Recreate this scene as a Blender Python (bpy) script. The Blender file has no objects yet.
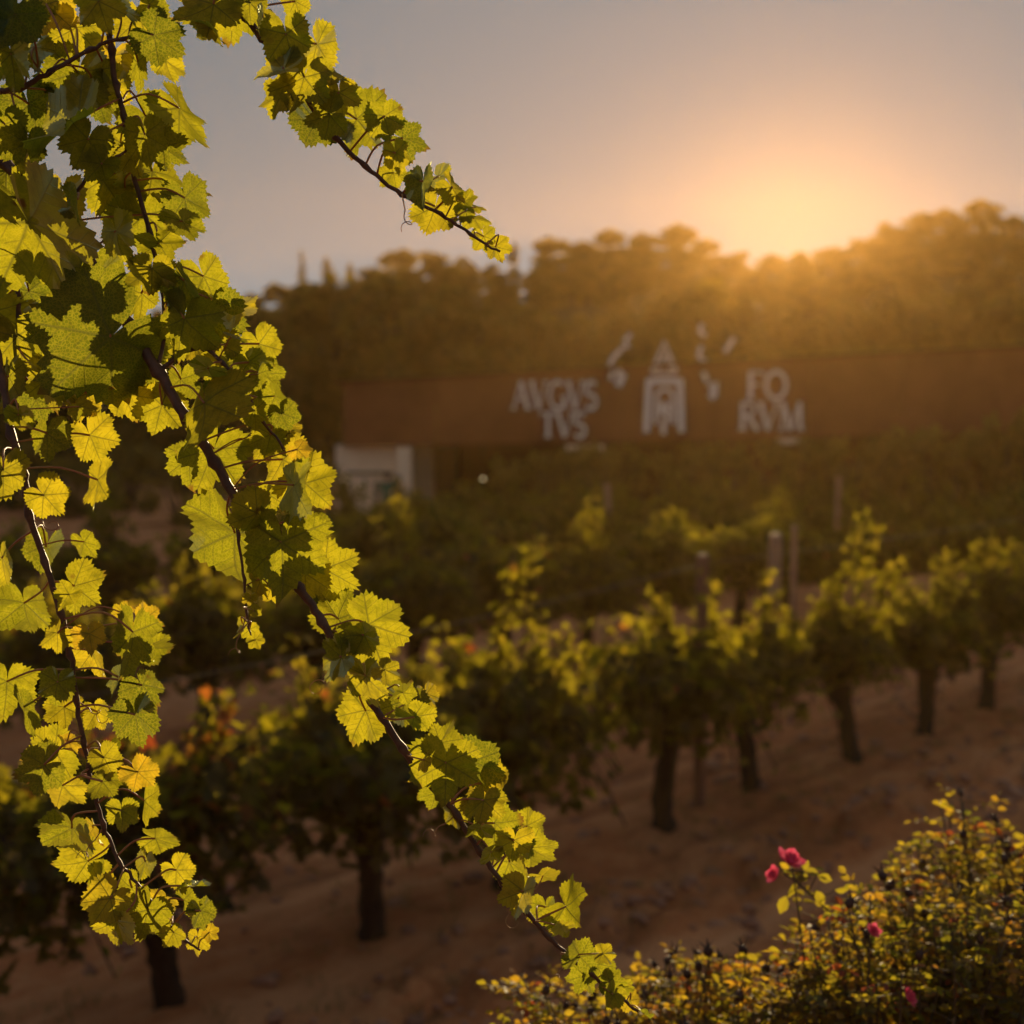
import bpy, math, random
from mathutils import Vector, Matrix, noise
R = math.radians
scene = bpy.context.scene
col = scene.collection

# ------------------------------------------------------------------ camera
F = 1500.0                       # focal length in pixels of a 1024 frame
CAMZ = 3.5
PITCH = math.atan(162 / F)
cd = bpy.data.cameras.new('camera')
cd.sensor_width = 36.0
cd.lens = 36.0 * F / 1024
cd.clip_start = 0.05
cd.clip_end = 2000
cd.dof.use_dof = True
cd.dof.focus_distance = 1.78
APERTURE = 0.0125                # metres
cd.dof.aperture_fstop = cd.lens / 1000 / APERTURE
cd.dof.aperture_blades = 9
cam = bpy.data.objects.new('camera', cd)
cam.location = (0, 0, CAMZ)
cam.rotation_euler = (math.pi / 2 - PITCH, 0, 0)
col.objects.link(cam)
scene.camera = cam

# ------------------------------------------------------------------ light
SKY_STRENGTH, SKY_SOFT, SKY_SAT, SKY_TINT = 0.15, 16.0, 0.12, (10.6, 13.2, 15.4)
SUN_AZ, SUN_EL = R(10.5), R(5.1)
world = bpy.data.worlds.new("World")
scene.world = world
world.use_nodes = True
nt = world.node_tree
bg = nt.nodes['Background']
sky = nt.nodes.new('ShaderNodeTexSky')
sky.sky_type = 'NISHITA'
sky.sun_disc = False
sky.sun_elevation = SUN_EL
sky.sun_rotation = SUN_AZ
sky.air_density = 1.0
sky.dust_density = 0.6
sky.ozone_density = 1.0
# the evening sky is evenly hazy: soften the contrast and the colour of the sky texture
lum = nt.nodes.new('ShaderNodeRGBToBW'); nt.links.new(sky.outputs[0], lum.inputs[0])
den = nt.nodes.new('ShaderNodeMath'); den.operation = 'MULTIPLY_ADD'; den.inputs[1].default_value = SKY_SOFT; den.inputs[2].default_value = 1.0
nt.links.new(lum.outputs[0], den.inputs[0])
inv = nt.nodes.new('ShaderNodeMath'); inv.operation = 'DIVIDE'; inv.inputs[0].default_value = 1.0; nt.links.new(den.outputs[0], inv.inputs[1])
scl = nt.nodes.new('ShaderNodeVectorMath'); scl.operation = 'SCALE'; nt.links.new(sky.outputs[0], scl.inputs[0]); nt.links.new(inv.outputs[0], scl.inputs['Scale'])
hsv = nt.nodes.new('ShaderNodeHueSaturation'); hsv.inputs['Saturation'].default_value = SKY_SAT; nt.links.new(scl.outputs[0], hsv.inputs['Color'])
mul = nt.nodes.new('ShaderNodeVectorMath'); mul.operation = 'MULTIPLY'; mul.inputs[1].default_value = SKY_TINT; nt.links.new(hsv.outputs[0], mul.inputs[0])
nt.links.new(mul.outputs[0], bg.inputs[0])
bg.inputs[1].default_value = SKY_STRENGTH
sd = bpy.data.lights.new('sun', 'SUN')
sd.energy = 4.5
sd.angle = R(0.5)
sd.color = (1.0, 0.74, 0.40)
sun = bpy.data.objects.new('sun', sd)
sv = Vector((math.sin(SUN_AZ) * math.cos(SUN_EL), math.cos(SUN_AZ) * math.cos(SUN_EL), math.sin(SUN_EL)))
sun.rotation_euler = (-sv).to_track_quat('-Z', 'Y').to_euler()
sun.location = sv * 50
col.objects.link(sun)
scene.view_settings.view_transform = 'Standard'
scene.view_settings.look = 'None'
scene.view_settings.exposure = 0.74
scene.view_settings.gamma = 1.0
cy = scene.cycles
cy.use_denoising = True
cy.max_bounces = 6
cy.diffuse_bounces = 3
cy.glossy_bounces = 2
cy.transmission_bounces = 4
cy.volume_bounces = 0
cy.transparent_max_bounces = 6
cy.sample_clamp_indirect = 4.0
cy.volume_max_steps = 64

# ------------------------------------------------------------------ helpers
cp, sp = math.cos(PITCH), math.sin(PITCH)
def ray(px, py):
    dx, dy = (px - 512) / F, -(py - 512) / F
    return Vector((dx, cp + dy * sp, -sp + dy * cp))
def P(px, py, Y):
    d = ray(px, py)
    return Vector((0, 0, CAMZ)) + d * (Y / d.y)
def PG(px, py, z=0.0):
    d = ray(px, py)
    return Vector((0, 0, CAMZ)) + d * ((z - CAMZ) / d.z)
def project(v):
    x, y, z = v.x, v.y, v.z - CAMZ
    f = y * cp - z * sp
    u = y * sp + z * cp
    return 512 + F * x / f, 512 - F * u / f

def sstep(a, b, x):
    t = max(0.0, min(1.0, (x - a) / (b - a)))
    return t * t * (3 - 2 * t)
def lerp_list(pts, x):
    if x <= pts[0][0]: return pts[0][1]
    for (a, b), (c, d) in zip(pts, pts[1:]):
        if x <= c: return b + (d - b) * (x - a) / (c - a)
    return pts[-1][1]

class MB:
    def __init__(s):
        s.v, s.f, s.t, s.uv = [], [], [], []
    def face(s, idx, tint=0.0, uv=None):
        s.f.append(idx); s.t.append(tint); s.uv.append(uv)
    def box(s, c, size, M=None, tint=0.0):
        n = len(s.v)
        for z in (-.5, .5):
            for x, y in ((-.5, -.5), (.5, -.5), (.5, .5), (-.5, .5)):
                p = Vector((x * size[0], y * size[1], z * size[2]))
                if M: p = M @ p
                s.v.append(Vector(c) + p)
        for q in ((0, 3, 2, 1), (4, 5, 6, 7), (0, 1, 5, 4), (1, 2, 6, 5), (2, 3, 7, 6), (3, 0, 4, 7)):
            s.face([n + i for i in q], tint)
    def tube(s, pts, radii, sides=8, tint=0.0, rough=0.0, rnd=None, cap=True):
        pts = [Vector(p) for p in pts]
        n0 = len(s.v)
        up = Vector((0.13, 0.91, 0.37))
        for i, p in enumerate(pts):
            a = pts[max(0, i - 1)]; b = pts[min(len(pts) - 1, i + 1)]
            d = (b - a)
            d = d.normalized() if d.length > 1e-9 else Vector((0, 0, 1))
            u = d.cross(up)
            if u.length < 1e-3: u = d.cross(Vector((1, 0, 0)))
            u.normalize(); w = d.cross(u)
            r = radii[i] if hasattr(radii, '__len__') else radii
            for k in range(sides):
                an = 2 * math.pi * k / sides
                rr = r * (1 + (rnd.uniform(-rough, rough) if rnd else 0))
                s.v.append(p + (u * math.cos(an) + w * math.sin(an)) * rr)
        for i in range(len(pts) - 1):
            for k in range(sides):
                a = n0 + i * sides + k; b = n0 + i * sides + (k + 1) % sides
                s.face([a, b, b + sides, a + sides], tint)
        if cap:
            s.face([n0 + k for k in range(sides)][::-1], tint)
            e = n0 + (len(pts) - 1) * sides
            s.face([e + k for k in range(sides)], tint)
    def blob(s, c, r, rnd, rough=.15, seg=8, ring=5, tint=0.0, M=None):
        n0 = len(s.v)
        r = r if hasattr(r, '__len__') else (r, r, r)
        for i in range(ring + 1):
            th = math.pi * i / ring
            for k in range(seg):
                ph = 2 * math.pi * k / seg
                q = 1 + rnd.uniform(-rough, rough)
                p = Vector((math.sin(th) * math.cos(ph) * r[0] * q, math.sin(th) * math.sin(ph) * r[1] * q, math.cos(th) * r[2] * q if 0 < i < ring else math.cos(th) * r[2]))
                if M: p = M @ p
                s.v.append(Vector(c) + p)
        for i in range(ring):
            for k in range(seg):
                a = n0 + i * seg + k; b = n0 + i * seg + (k + 1) % seg
                s.face([a, a + seg, b + seg, b], tint)
    def mesh(s, name, mat, smooth=False, mat2=None, split=0):
        me = bpy.data.meshes.new(name)
        me.from_pydata([tuple(p) for p in s.v], [], s.f)
        a = me.attributes.new('tint', 'FLOAT', 'FACE')
        a.data.foreach_set('value', s.t)
        if any(u is not None for u in s.uv):
            uvl = me.uv_layers.new(name='UVMap')
            flat = []
            for f, u in zip(s.f, s.uv):
                for j in range(len(f)):
                    flat += list(u[j]) if u is not None else [0, 0]
            uvl.data.foreach_set('uv', flat)
        me.materials.append(mat)
        if mat2:
            me.materials.append(mat2)
            me.polygons.foreach_set('material_index', [1 if i >= split else 0 for i in range(len(me.polygons))])
        if smooth:
            me.polygons.foreach_set('use_smooth', [True] * len(me.polygons))
        me.update()
        return me
def obj(name, me, parent=None, loc=(0, 0, 0), rot=(0, 0, 0), sc=(1, 1, 1)):
    o = bpy.data.objects.new(name, me)
    o.location, o.rotation_euler, o.scale = loc, rot, sc
    if parent: o.parent = parent
    col.objects.link(o)
    return o
def tag(o, label=None, cat=None, group=None, kind=None):
    if label: o['label'] = label
    if cat: o['category'] = cat
    if group: o['group'] = group
    if kind: o['kind'] = kind
    return o
def empty(name, loc=(0, 0, 0), rotz=0.0, sc=1.0):
    o = bpy.data.objects.new(name, None)
    o.empty_display_size = 0.1
    o.location = loc; o.rotation_euler = (0, 0, rotz)
    o.scale = sc if hasattr(sc, '__len__') else (sc, sc, sc)
    col.objects.link(o)
    return o
def smooth_path(pts, n=4):
    pts = [Vector(p) for p in pts]
    out = []
    for i in range(len(pts) - 1):
        p0 = pts[max(i - 1, 0)]; p1 = pts[i]; p2 = pts[i + 1]; p3 = pts[min(i + 2, len(pts) - 1)]
        for k in range(n):
            t = k / n
            out.append(0.5 * ((2 * p1) + (p2 - p0) * t + (2 * p0 - 5 * p1 + 4 * p2 - p3) * t * t + (3 * p1 - p0 - 3 * p2 + p3) * t ** 3))
    out.append(pts[-1])
    return out

# ------------------------------------------------------------------ materials
class NB:
    """small node builder"""
    def __init__(s, name):
        s.m = bpy.data.materials.new(name); s.m.use_nodes = True
        s.t = s.m.node_tree; s.t.nodes.clear()
        s.out = s.t.nodes.new('ShaderNodeOutputMaterial')
    def n(s, typ, **kw):
        x = s.t.nodes.new(typ)
        for k, v in kw.items(): setattr(x, k, v)
        return x
    def l(s, a, b): s.t.links.new(a, b)
    def math(s, op, a, b=None, c=None, clamp=False):
        x = s.n('ShaderNodeMath', operation=op); x.use_clamp = clamp
        for i, q in enumerate((a, b, c)):
            if q is None: continue
            if isinstance(q, (int, float)): x.inputs[i].default_value = q
            else: s.l(q, x.inputs[i])
        return x.outputs[0]
    def ramp(s, fac, stops, interp='LINEAR'):
        x = s.n('ShaderNodeValToRGB'); x.color_ramp.interpolation = interp
        e = x.color_ramp.elements
        while len(e) < len(stops): e.new(0.5)
        for q, (p, c) in zip(e, stops):
            q.position = p; q.color = (*c, 1) if len(c) == 3 else c
        s.l(fac, x.inputs[0]); return x.outputs[0]
    def noise(s, scale, detail=4, rough=.55, vec=None, dist=0.0):
        x = s.n('ShaderNodeTexNoise'); x.inputs['Scale'].default_value = scale
        x.inputs['Detail'].default_value = detail; x.inputs['Roughness'].default_value = rough
        x.inputs['Distortion'].default_value = dist
        if vec is not None: s.l(vec, x.inputs['Vector'])
        return x.outputs['Fac']
    def mix(s, fac, a, b, typ='MIX'):
        x = s.n('ShaderNodeMix', data_type='RGBA', blend_type=typ)
        for k, q in ((0, fac), (6, a), (7, b)):
            if isinstance(q, (int, float)): x.inputs[k].default_value = q
            elif isinstance(q, tuple): x.inputs[k].default_value = (*q, 1)
            else: s.l(q, x.inputs[k])
        return x.outputs[2]
    def bump(s, h, strength=.5, dist=.01):
        x = s.n('ShaderNodeBump'); x.inputs['Strength'].default_value = strength
        x.inputs['Distance'].default_value = dist; s.l(h, x.inputs['Height'])
        return x.outputs[0]
    def coords(s): return s.n('ShaderNodeTexCoord').outputs['Object']
    def attr(s, name): 
        x = s.n('ShaderNodeAttribute'); x.attribute_name = name; return x.outputs['Fac']

def foliage_mat(name, dark, trans, tstops, dstops, frac=.5, gloss=.06, rough=.45):
    """leaves: diffuse + translucent + a little gloss, coloured by the per-leaf tint"""
    b = NB(name)
    t = b.attr('tint')
    dc = b.ramp(t, dstops); tc = b.ramp(t, tstops)
    d = b.n('ShaderNodeBsdfDiffuse'); b.l(dc, d.inputs[0])
    r = b.n('ShaderNodeBsdfTranslucent'); b.l(tc, r.inputs[0])
    m = b.n('ShaderNodeMixShader'); m.inputs[0].default_value = frac
    b.l(d.outputs[0], m.inputs[1]); b.l(r.outputs[0], m.inputs[2])
    g = b.n('ShaderNodeBsdfGlossy'); g.inputs['Roughness'].default_value = rough
    g.inputs[0].default_value = (.9, .9, .85, 1)
    m2 = b.n('ShaderNodeMixShader'); m2.inputs[0].default_value = gloss
    b.l(m.outputs[0], m2.inputs[1]); b.l(g.outputs[0], m2.inputs[2])
    b.l(m2.outputs[0], b.out.inputs[0])
    return b.m

def vine_leaf_mat():
    b = NB('hanging_vine_leaf')
    uv = b.n('ShaderNodeUVMap').outputs[0]
    sx = b.n('ShaderNodeSeparateXYZ'); b.l(uv, sx.inputs[0])
    x, y = sx.outputs[0], sx.outputs[1]
    main = sec = None
    for deg in (0, 52, -52, 112, -112):
        dx, dy = math.sin(R(deg)), math.cos(R(deg))
        a = b.math('ADD', b.math('MULTIPLY', x, dx), b.math('MULTIPLY', y, dy))
        c = b.math('ABSOLUTE', b.math('SUBTRACT', b.math('MULTIPLY', x, dy), b.math('MULTIPLY', y, dx)))
        pos = b.math('GREATER_THAN', a, 0.0)
        w = b.math('MULTIPLY_ADD', a, -0.020, 0.034)
        v = b.math('MULTIPLY', b.math('SUBTRACT', 1.0, b.math('DIVIDE', c, w), clamp=True), pos, clamp=True)
        main = v if main is None else b.math('MAXIMUM', main, v)
        s = b.math('ABSOLUTE', b.math('SUBTRACT', b.math('FRACT', b.math('MULTIPLY', b.math('SUBTRACT', a, b.math('MULTIPLY', c, 0.75)), 6.5)), .5))
        sv_ = b.math('MULTIPLY', b.math('SUBTRACT', 1.0, b.math('MULTIPLY', s, 11.0), clamp=True),
                     b.math('MULTIPLY', pos, b.math('LESS_THAN', c, b.math('MULTIPLY', a, .47))), clamp=True)
        sec = sv_ if sec is None else b.math('MAXIMUM', sec, sv_)
    vein = b.math('MAXIMUM', main, b.math('MULTIPLY', sec, .6))
    ob = b.coords()
    nz = b.noise(60, 5, .65, ob); nl = b.noise(14, 3, .5, ob)
    vo = b.n('ShaderNodeTexVoronoi', feature='DISTANCE_TO_EDGE'); vo.inputs['Scale'].default_value = 260
    b.l(ob, vo.inputs['Vector'])
    net = b.math('SUBTRACT', 1.0, b.math('MULTIPLY', vo.outputs[0], 6.0), clamp=True)
    t = b.math('ADD', b.attr('tint'), b.math('MULTIPLY', b.math('SUBTRACT', nl, .5), .5), clamp=True)
    tc = b.ramp(t, [(0, (.15, .17, .008)), (.35, (.33, .32, .008)), (.7, (.54, .45, .012)), (1, (.62, .40, .016))])
    tc = b.mix(b.math('MULTIPLY', net, .34), tc, (.66, .56, .04))
    tc = b.mix(b.math('MULTIPLY', b.math('SUBTRACT', nz, .44, clamp=True), 2.6, clamp=True), tc, (.15, .15, .008))
    tc = b.mix(b.math('MULTIPLY', vein, .75), tc, (.11, .11, .02))
    spots = b.math('MULTIPLY', b.math('SUBTRACT', b.noise(35, 2, .5, ob), .70, clamp=True), 12, clamp=True)
    tc = b.mix(spots, tc, (.16, .07, .015))
    ln = b.n('ShaderNodeVectorMath', operation='LENGTH'); b.l(uv, ln.inputs[0])
    edge = b.math('MULTIPLY', b.math('SUBTRACT', b.math('ADD', ln.outputs['Value'], b.math('MULTIPLY', b.noise(22, 3, .6, ob), .9)), 1.36, clamp=True), 7, clamp=True)
    tc = b.mix(b.math('MULTIPLY', edge, .8), tc, (.24, .11, .02))     # dry brown margins
    dc = b.ramp(t, [(0, (.030, .050, .010)), (.5, (.055, .072, .012)), (1, (.13, .10, .02))])
    dc = b.mix(b.math('MULTIPLY', vein, .5), dc, (.12, .12, .04))
    dc = b.mix(spots, dc, (.07, .035, .012))
    h = b.math('ADD', b.math('MULTIPLY', vein, -.8), b.math('MULTIPLY', nz, .7))
    bmp = b.bump(h, .5, .0016)
    d = b.n('ShaderNodeBsdfDiffuse'); b.l(dc, d.inputs[0]); b.l(bmp, d.inputs['Normal'])
    r = b.n('ShaderNodeBsdfTranslucent'); b.l(tc, r.inputs[0]); b.l(bmp, r.inputs['Normal'])
    m = b.n('ShaderNodeMixShader'); m.inputs[0].default_value = .62
    b.l(d.outputs[0], m.inputs[1]); b.l(r.outputs[0], m.inputs[2])
    g = b.n('ShaderNodeBsdfGlossy'); g.inputs['Roughness'].default_value = .42; g.inputs[0].default_value = (.75, .8, .5, 1); b.l(bmp, g.inputs['Normal'])
    fr = b.n('ShaderNodeFresnel'); fr.inputs['IOR'].default_value = 1.38
    m2 = b.n('ShaderNodeMixShader'); b.l(b.math('MULTIPLY', fr.outputs[0], .25), m2.inputs[0])
    b.l(m.outputs[0], m2.inputs[1]); b.l(g.outputs[0], m2.inputs[2])
    b.l(m2.outputs[0], b.out.inputs[0])
    return b.m

def solid(name, c1, c2, scale=8, rough=.8, bump=.3, bdist=.01, spec=.3, metal=0.0, stretch=None):
    b = NB(name)
    co = b.coords()
    if stretch:
        mp = b.n('ShaderNodeMapping'); mp.inputs['Scale'].default_value = stretch
        b.l(co, mp.inputs[0]); co = mp.outputs[0]
    nz = b.noise(scale, 6, .6, co)
    c = b.ramp(nz, [(.3, c1), (.7, c2)])
    p = b.n('ShaderNodeBsdfPrincipled')
    b.l(c, p.inputs['Base Color']); p.inputs['Roughness'].default_value = rough
    p.inputs['Specular IOR Level'].default_value = spec
    p.inputs['Metallic'].default_value = metal
    b.l(b.bump(nz, bump, bdist), p.inputs['Normal'])
    b.l(p.outputs[0], b.out.inputs[0])
    return b.m

M = {}
M['hang_leaf'] = vine_leaf_mat()
M['vine_leaf'] = foliage_mat('vineyard_leaf', None, None,
    [(0, (.19, .17, .008)), (.5, (.44, .35, .010)), (.8, (.55, .38, .02)), (.93, (.55, .15, .02)), (1, (.42, .06, .015))],
    [(0, (.020, .018, .004)), (.6, (.038, .032, .006)), (.85, (.09, .055, .012)), (1, (.14, .03, .010))], .5, .018, .6)
M['rose_leaf'] = foliage_mat('rose_leaf', None, None,
    [(0, (.20, .20, .015)), (.45, (.54, .41, .02)), (.75, (.62, .36, .02)), (1, (.42, .10, .02))],
    [(0, (.03, .035, .008)), (.5, (.10, .075, .014)), (.8, (.17, .07, .016)), (1, (.13, .035, .012))], .58, .02, .45)
M['tree_leaf'] = foliage_mat('tree_leaf', None, None,
    [(0, (.20, .16, .015)), (.6, (.40, .27, .02)), (1, (.58, .33, .03))],
    [(0, (.022, .026, .007)), (.6, (.07, .06, .013)), (1, (.13, .09, .02))], .45, .02, .6)
M['petal'] = foliage_mat('rose_petal', None, None,
    [(0, (.85, .07, .17)), (1, (.90, .16, .28))], [(0, (.55, .02, .06)), (1, (.70, .08, .16))], .45, .05)
M['bark'] = solid('vine_bark', (.015, .008, .005), (.05, .027, .017), 30, .95, .9, .02, stretch=(1, 1, .25))
M['tree_bark'] = solid('tree_bark', (.04, .028, .018), (.10, .07, .045), 6, .95, .8, .05, stretch=(1, 1, .3))
M['cane'] = solid('vine_cane', (.055, .022, .012), (.14, .055, .028), 90, .55, .4, .002, stretch=(1, 1, 1))
M['petiole'] = solid('leaf_stalk', (.28, .06, .03), (.34, .16, .04), 30, .5, .1, .001)
M['stem'] = solid('rose_stem', (.07, .05, .02), (.14, .07, .03), 50, .7, .3, .002)
M['hip'] = solid('rose_hip_skin', (.03, .012, .006), (.10, .03, .012), 60, .6, .3, .002)
M['wood'] = solid('weathered_wood', (.14, .06, .035), (.26, .12, .07), 14, .9, .6, .01, stretch=(1, 1, .12))
M['palewood'] = solid('pale_wood', (.34, .17, .10), (.46, .26, .16), 14, .9, .5, .01, stretch=(1, 1, .12))
M['wire'] = solid('galvanised_wire', (.16, .12, .08), (.24, .18, .12), 20, .9, .1, .001, spec=.1)
M['rust'] = solid('rusted_steel', (.12, .030, .012), (.19, .052, .022), 1.2, .85, .2, .01)
M['rust_dark'] = solid('dark_rusted_steel', (.06, .02, .012), (.10, .032, .018), 1.2, 1.0, .2, .01, spec=.0)
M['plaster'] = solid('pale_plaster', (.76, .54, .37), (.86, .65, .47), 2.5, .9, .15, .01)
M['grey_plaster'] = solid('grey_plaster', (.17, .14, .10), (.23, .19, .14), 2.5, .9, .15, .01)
M['dark'] = solid('recess_shade_and_cord', (.02, .015, .012), (.035, .025, .02), 3, .9, .1, .01)  # near-black: shade of openings painted as colour, also the lamp cord's own colour
M['letter'] = solid('white_letter_paint', (.82, .78, .74), (.88, .84, .80), 6, .6, .1, .002)
M['shirt'] = solid('green_cloth', (.035, .10, .06), (.06, .15, .09), 20, .9, .2, .004)
M['trousers'] = solid('dark_red_cloth', (.12, .03, .025), (.17, .045, .035), 20, .9, .2, .004)
M['skin'] = solid('skin', (.35, .20, .14), (.42, .25, .17), 20, .6, .05, .002)
M['hair'] = solid('dark_hair', (.015, .010, .008), (.03, .02, .015), 60, .7, .4, .004)
b = NB('lamp_glow'); e = b.n('ShaderNodeEmission'); e.inputs[0].default_value = (1, .78, .42, 1); e.inputs[1].default_value = 1.0
b.l(e.outputs[0], b.out.inputs[0]); M['glow'] = b.m

def soil_mat(name='soil', light=1.0):
    b = NB(name)
    g = b.n('ShaderNodeNewGeometry').outputs['Position']
    n1 = b.noise(.35, 5, .6, g); n2 = b.noise(3.2, 6, .65, g); n3 = b.noise(22, 5, .7, g)
    f = b.math('ADD', b.math('MULTIPLY', n1, .45), b.math('ADD', b.math('MULTIPLY', n2, .35), b.math('MULTIPLY', n3, .25)))
    c = b.ramp(f, [(.36, (.25 * light, .075 * light, .026 * light)), (.52, (.42 * light, .140 * light, .050 * light)), (.68, (.56 * light, .24 * light, .10 * light))])
    du = b.math('MULTIPLY', b.math('SUBTRACT', b.noise(.55, 3, .5, g, .6), .5, clamp=True), 4, clamp=True)
    c = b.mix(b.math('MULTIPLY', du, .45), c, (.60 * light, .29 * light, .14 * light))
    mp = b.n('ShaderNodeMapping'); mp.vector_type = 'TEXTURE'; mp.inputs['Rotation'].default_value = (0, 0, math.atan2(RD.y, RD.x)); mp.inputs['Scale'].default_value = (7.0, .45, 1.0)
    b.l(g, mp.inputs[0])
    fu = b.noise(1.0, 5, .6, mp.outputs[0])                      # harrowed streaks along the rows
    c = b.mix(b.math('MULTIPLY', b.math('SUBTRACT', fu, .51, clamp=True), 5, clamp=True), c, (.62 * light, .27 * light, .12 * light))
    c = b.mix(b.math('MULTIPLY', b.math('SUBTRACT', .46, fu, clamp=True), 5, clamp=True), c, (.13 * light, .045 * light, .018 * light))
    # dry litter flecks
    fl = b.math('MULTIPLY', b.math('SUBTRACT', b.noise(38, 2, .5, g), .62, clamp=True), 9, clamp=True)
    c = b.mix(b.math('MULTIPLY', fl, .55), c, (.26, .17, .09))
    gr = b.math('MULTIPLY', b.math('SUBTRACT', b.noise(.9, 4, .6, g), .60, clamp=True), 5, clamp=True)
    c = b.mix(b.math('MULTIPLY', gr, .45), c, (.05, .048, .018))
    sy = b.n('ShaderNodeSeparateXYZ'); b.l(g, sy.inputs[0])       # scrub covered forest floor on the hill
    far = b.math('MULTIPLY', b.math('SUBTRACT', sy.outputs[1], 50.0), .08, clamp=True)
    c = b.mix(far, c, b.ramp(n2, [(.35, (.03, .03, .010)), (.65, (.07, .06, .02))]))
    p = b.n('ShaderNodeBsdfPrincipled'); b.l(c, p.inputs['Base Color'])
    p.inputs['Roughness'].default_value = 1.0; p.inputs['Specular IOR Level'].default_value = .1
    b.l(b.bump(b.math('ADD', n2, b.math('MULTIPLY', n3, .5)), .8, .06), p.inputs['Normal'])
    b.l(p.outputs[0], b.out.inputs[0])
    return b.m
M['stone'] = solid('field_stone', (.20, .08, .045), (.36, .17, .10), 9, .95, .5, .01)
M['grass'] = foliage_mat('dry_grass', None, None, [(0, (.22, .20, .03)), (1, (.40, .26, .06))], [(0, (.06, .06, .02)), (1, (.14, .09, .03))], .4, .02)

# ------------------------------------------------------------------ terrain
ROW0 = PG(170, 1009); ROW7 = PG(985, 712)
RD = (ROW7 - ROW0); SPACING = RD.length / 7; RD.normalize()
RN = Vector((-RD.y, RD.x, 0))          # across the rows, away from the camera
ROWGAP = 4.3
RIDGE = [(-400, 310), (150, 305), (250, 292), (300, 272), (385, 258), (450, 252), (520, 250), (610, 232), (680, 228), (742, 251), (828, 251), (885, 222), (945, 208), (985, 204), (1024, 220), (1200, 225), (1700, 240)]
M['soil'] = soil_mat()
M['path'] = soil_mat('pale_gravel', 1.3)
def ridge_top_z(x, Y=130.0):
    px = 512 + F * x / (Y * 1.0)
    return P(px, lerp_list(RIDGE, px), Y).z
def H(x, y):
    z = 1.65 * (1 - sstep(3.5, 6.3, y))
    z += -1.6 * sstep(14, 42, y)
    h = ridge_top_z(x * 130.0 / max(y, 60)) - 4.4 if y > 60 else 0
    z += (h + 1.6) * sstep(62, 132, y) if y > 60 else 0
    return z
def Hd(x, y):
    z = H(x, y)
    if 5 < y < 45:
        q = (Vector((x, y, 0)) - ROW0).dot(RN)
        k = round(q / ROWGAP); dq = q - k * ROWGAP
        fade = sstep(5, 7, y) * (1 - sstep(30, 42, y))
        z += .05 * math.exp(-(dq / .45) ** 2) * fade                     # banked soil under each row
        z -= .05 * math.exp(-((abs(dq + .2) - 1.35) / .28) ** 2) * fade  # wheel ruts
        band = math.exp(-((dq + .95) / .30) ** 2) * fade                 # clods thrown up beside the row
        a = noise.noise(Vector((x * 1.3, y * 1.3, 0))) * .05
        c = noise.noise(Vector((x * 5, y * 5, 3.1))) * .034 + noise.noise(Vector((x * 10, y * 10, 7.7))) * .026
        z += (a + c * (1 + 3.6 * band)) * fade + band * .03
    elif y >= 45:
        z += noise.noise(Vector((x * .15, y * .15, 0))) * .3 * sstep(45, 60, y)
    return z
def axis(lo, hi, step, outlo, outhi, grow=1.14):
    a = []
    v = lo
    while v <= hi: a.append(v); v += step
    s = step; v = a[-1]
    while v < outhi: s *= grow; v = min(v + min(s, 9), outhi); a.append(v)
    s = step; v = lo; b_ = []
    while v > outlo: s *= grow; v = max(v - min(s, 9), outlo); b_.append(v)
    return b_[::-1] + a
xs = axis(-7, 9, .075, -160, 160); ys = axis(5.5, 19, .075, -28, 151)
g = MB()
for yv in ys:
    for xv in xs:
        g.v.append((xv, yv, Hd(xv, yv)))
nx = len(xs)
for j in range(len(ys) - 1):
    for i in range(nx - 1):
        a = j * nx + i
        g.face([a, a + 1, a + nx + 1, a + nx])
tag(obj('ground', g.mesh('ground', M['soil'], True)), 'bare reddish brown vineyard soil with ruts and clods', kind='structure')

# pale track beyond the vines on the left
pth = MB(); NX, NY = 60, 6
for j in range(NY + 1):
    for i in range(NX + 1):
        x = -45 + i * (38.5 / NX); y = 29.2 + j * .42 + .03 * (x + 20)
        y += .12 * noise.noise(Vector((x * .6, 0, 0))) if j in (0, NY) else 0
        edge = .0 if j in (0, NY) else .05
        pth.v.append((x, y, Hd(x, y) + .03 + edge))
for j in range(NY):
    for i in range(NX):
        a = j * (NX + 1) + i
        pth.face([a, a + 1, a + NX + 2, a + NX + 1])
tag(obj('path', pth.mesh('path', M['path'], True)), 'pale gravel track crossing behind the vines on the left', kind='structure')

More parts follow.
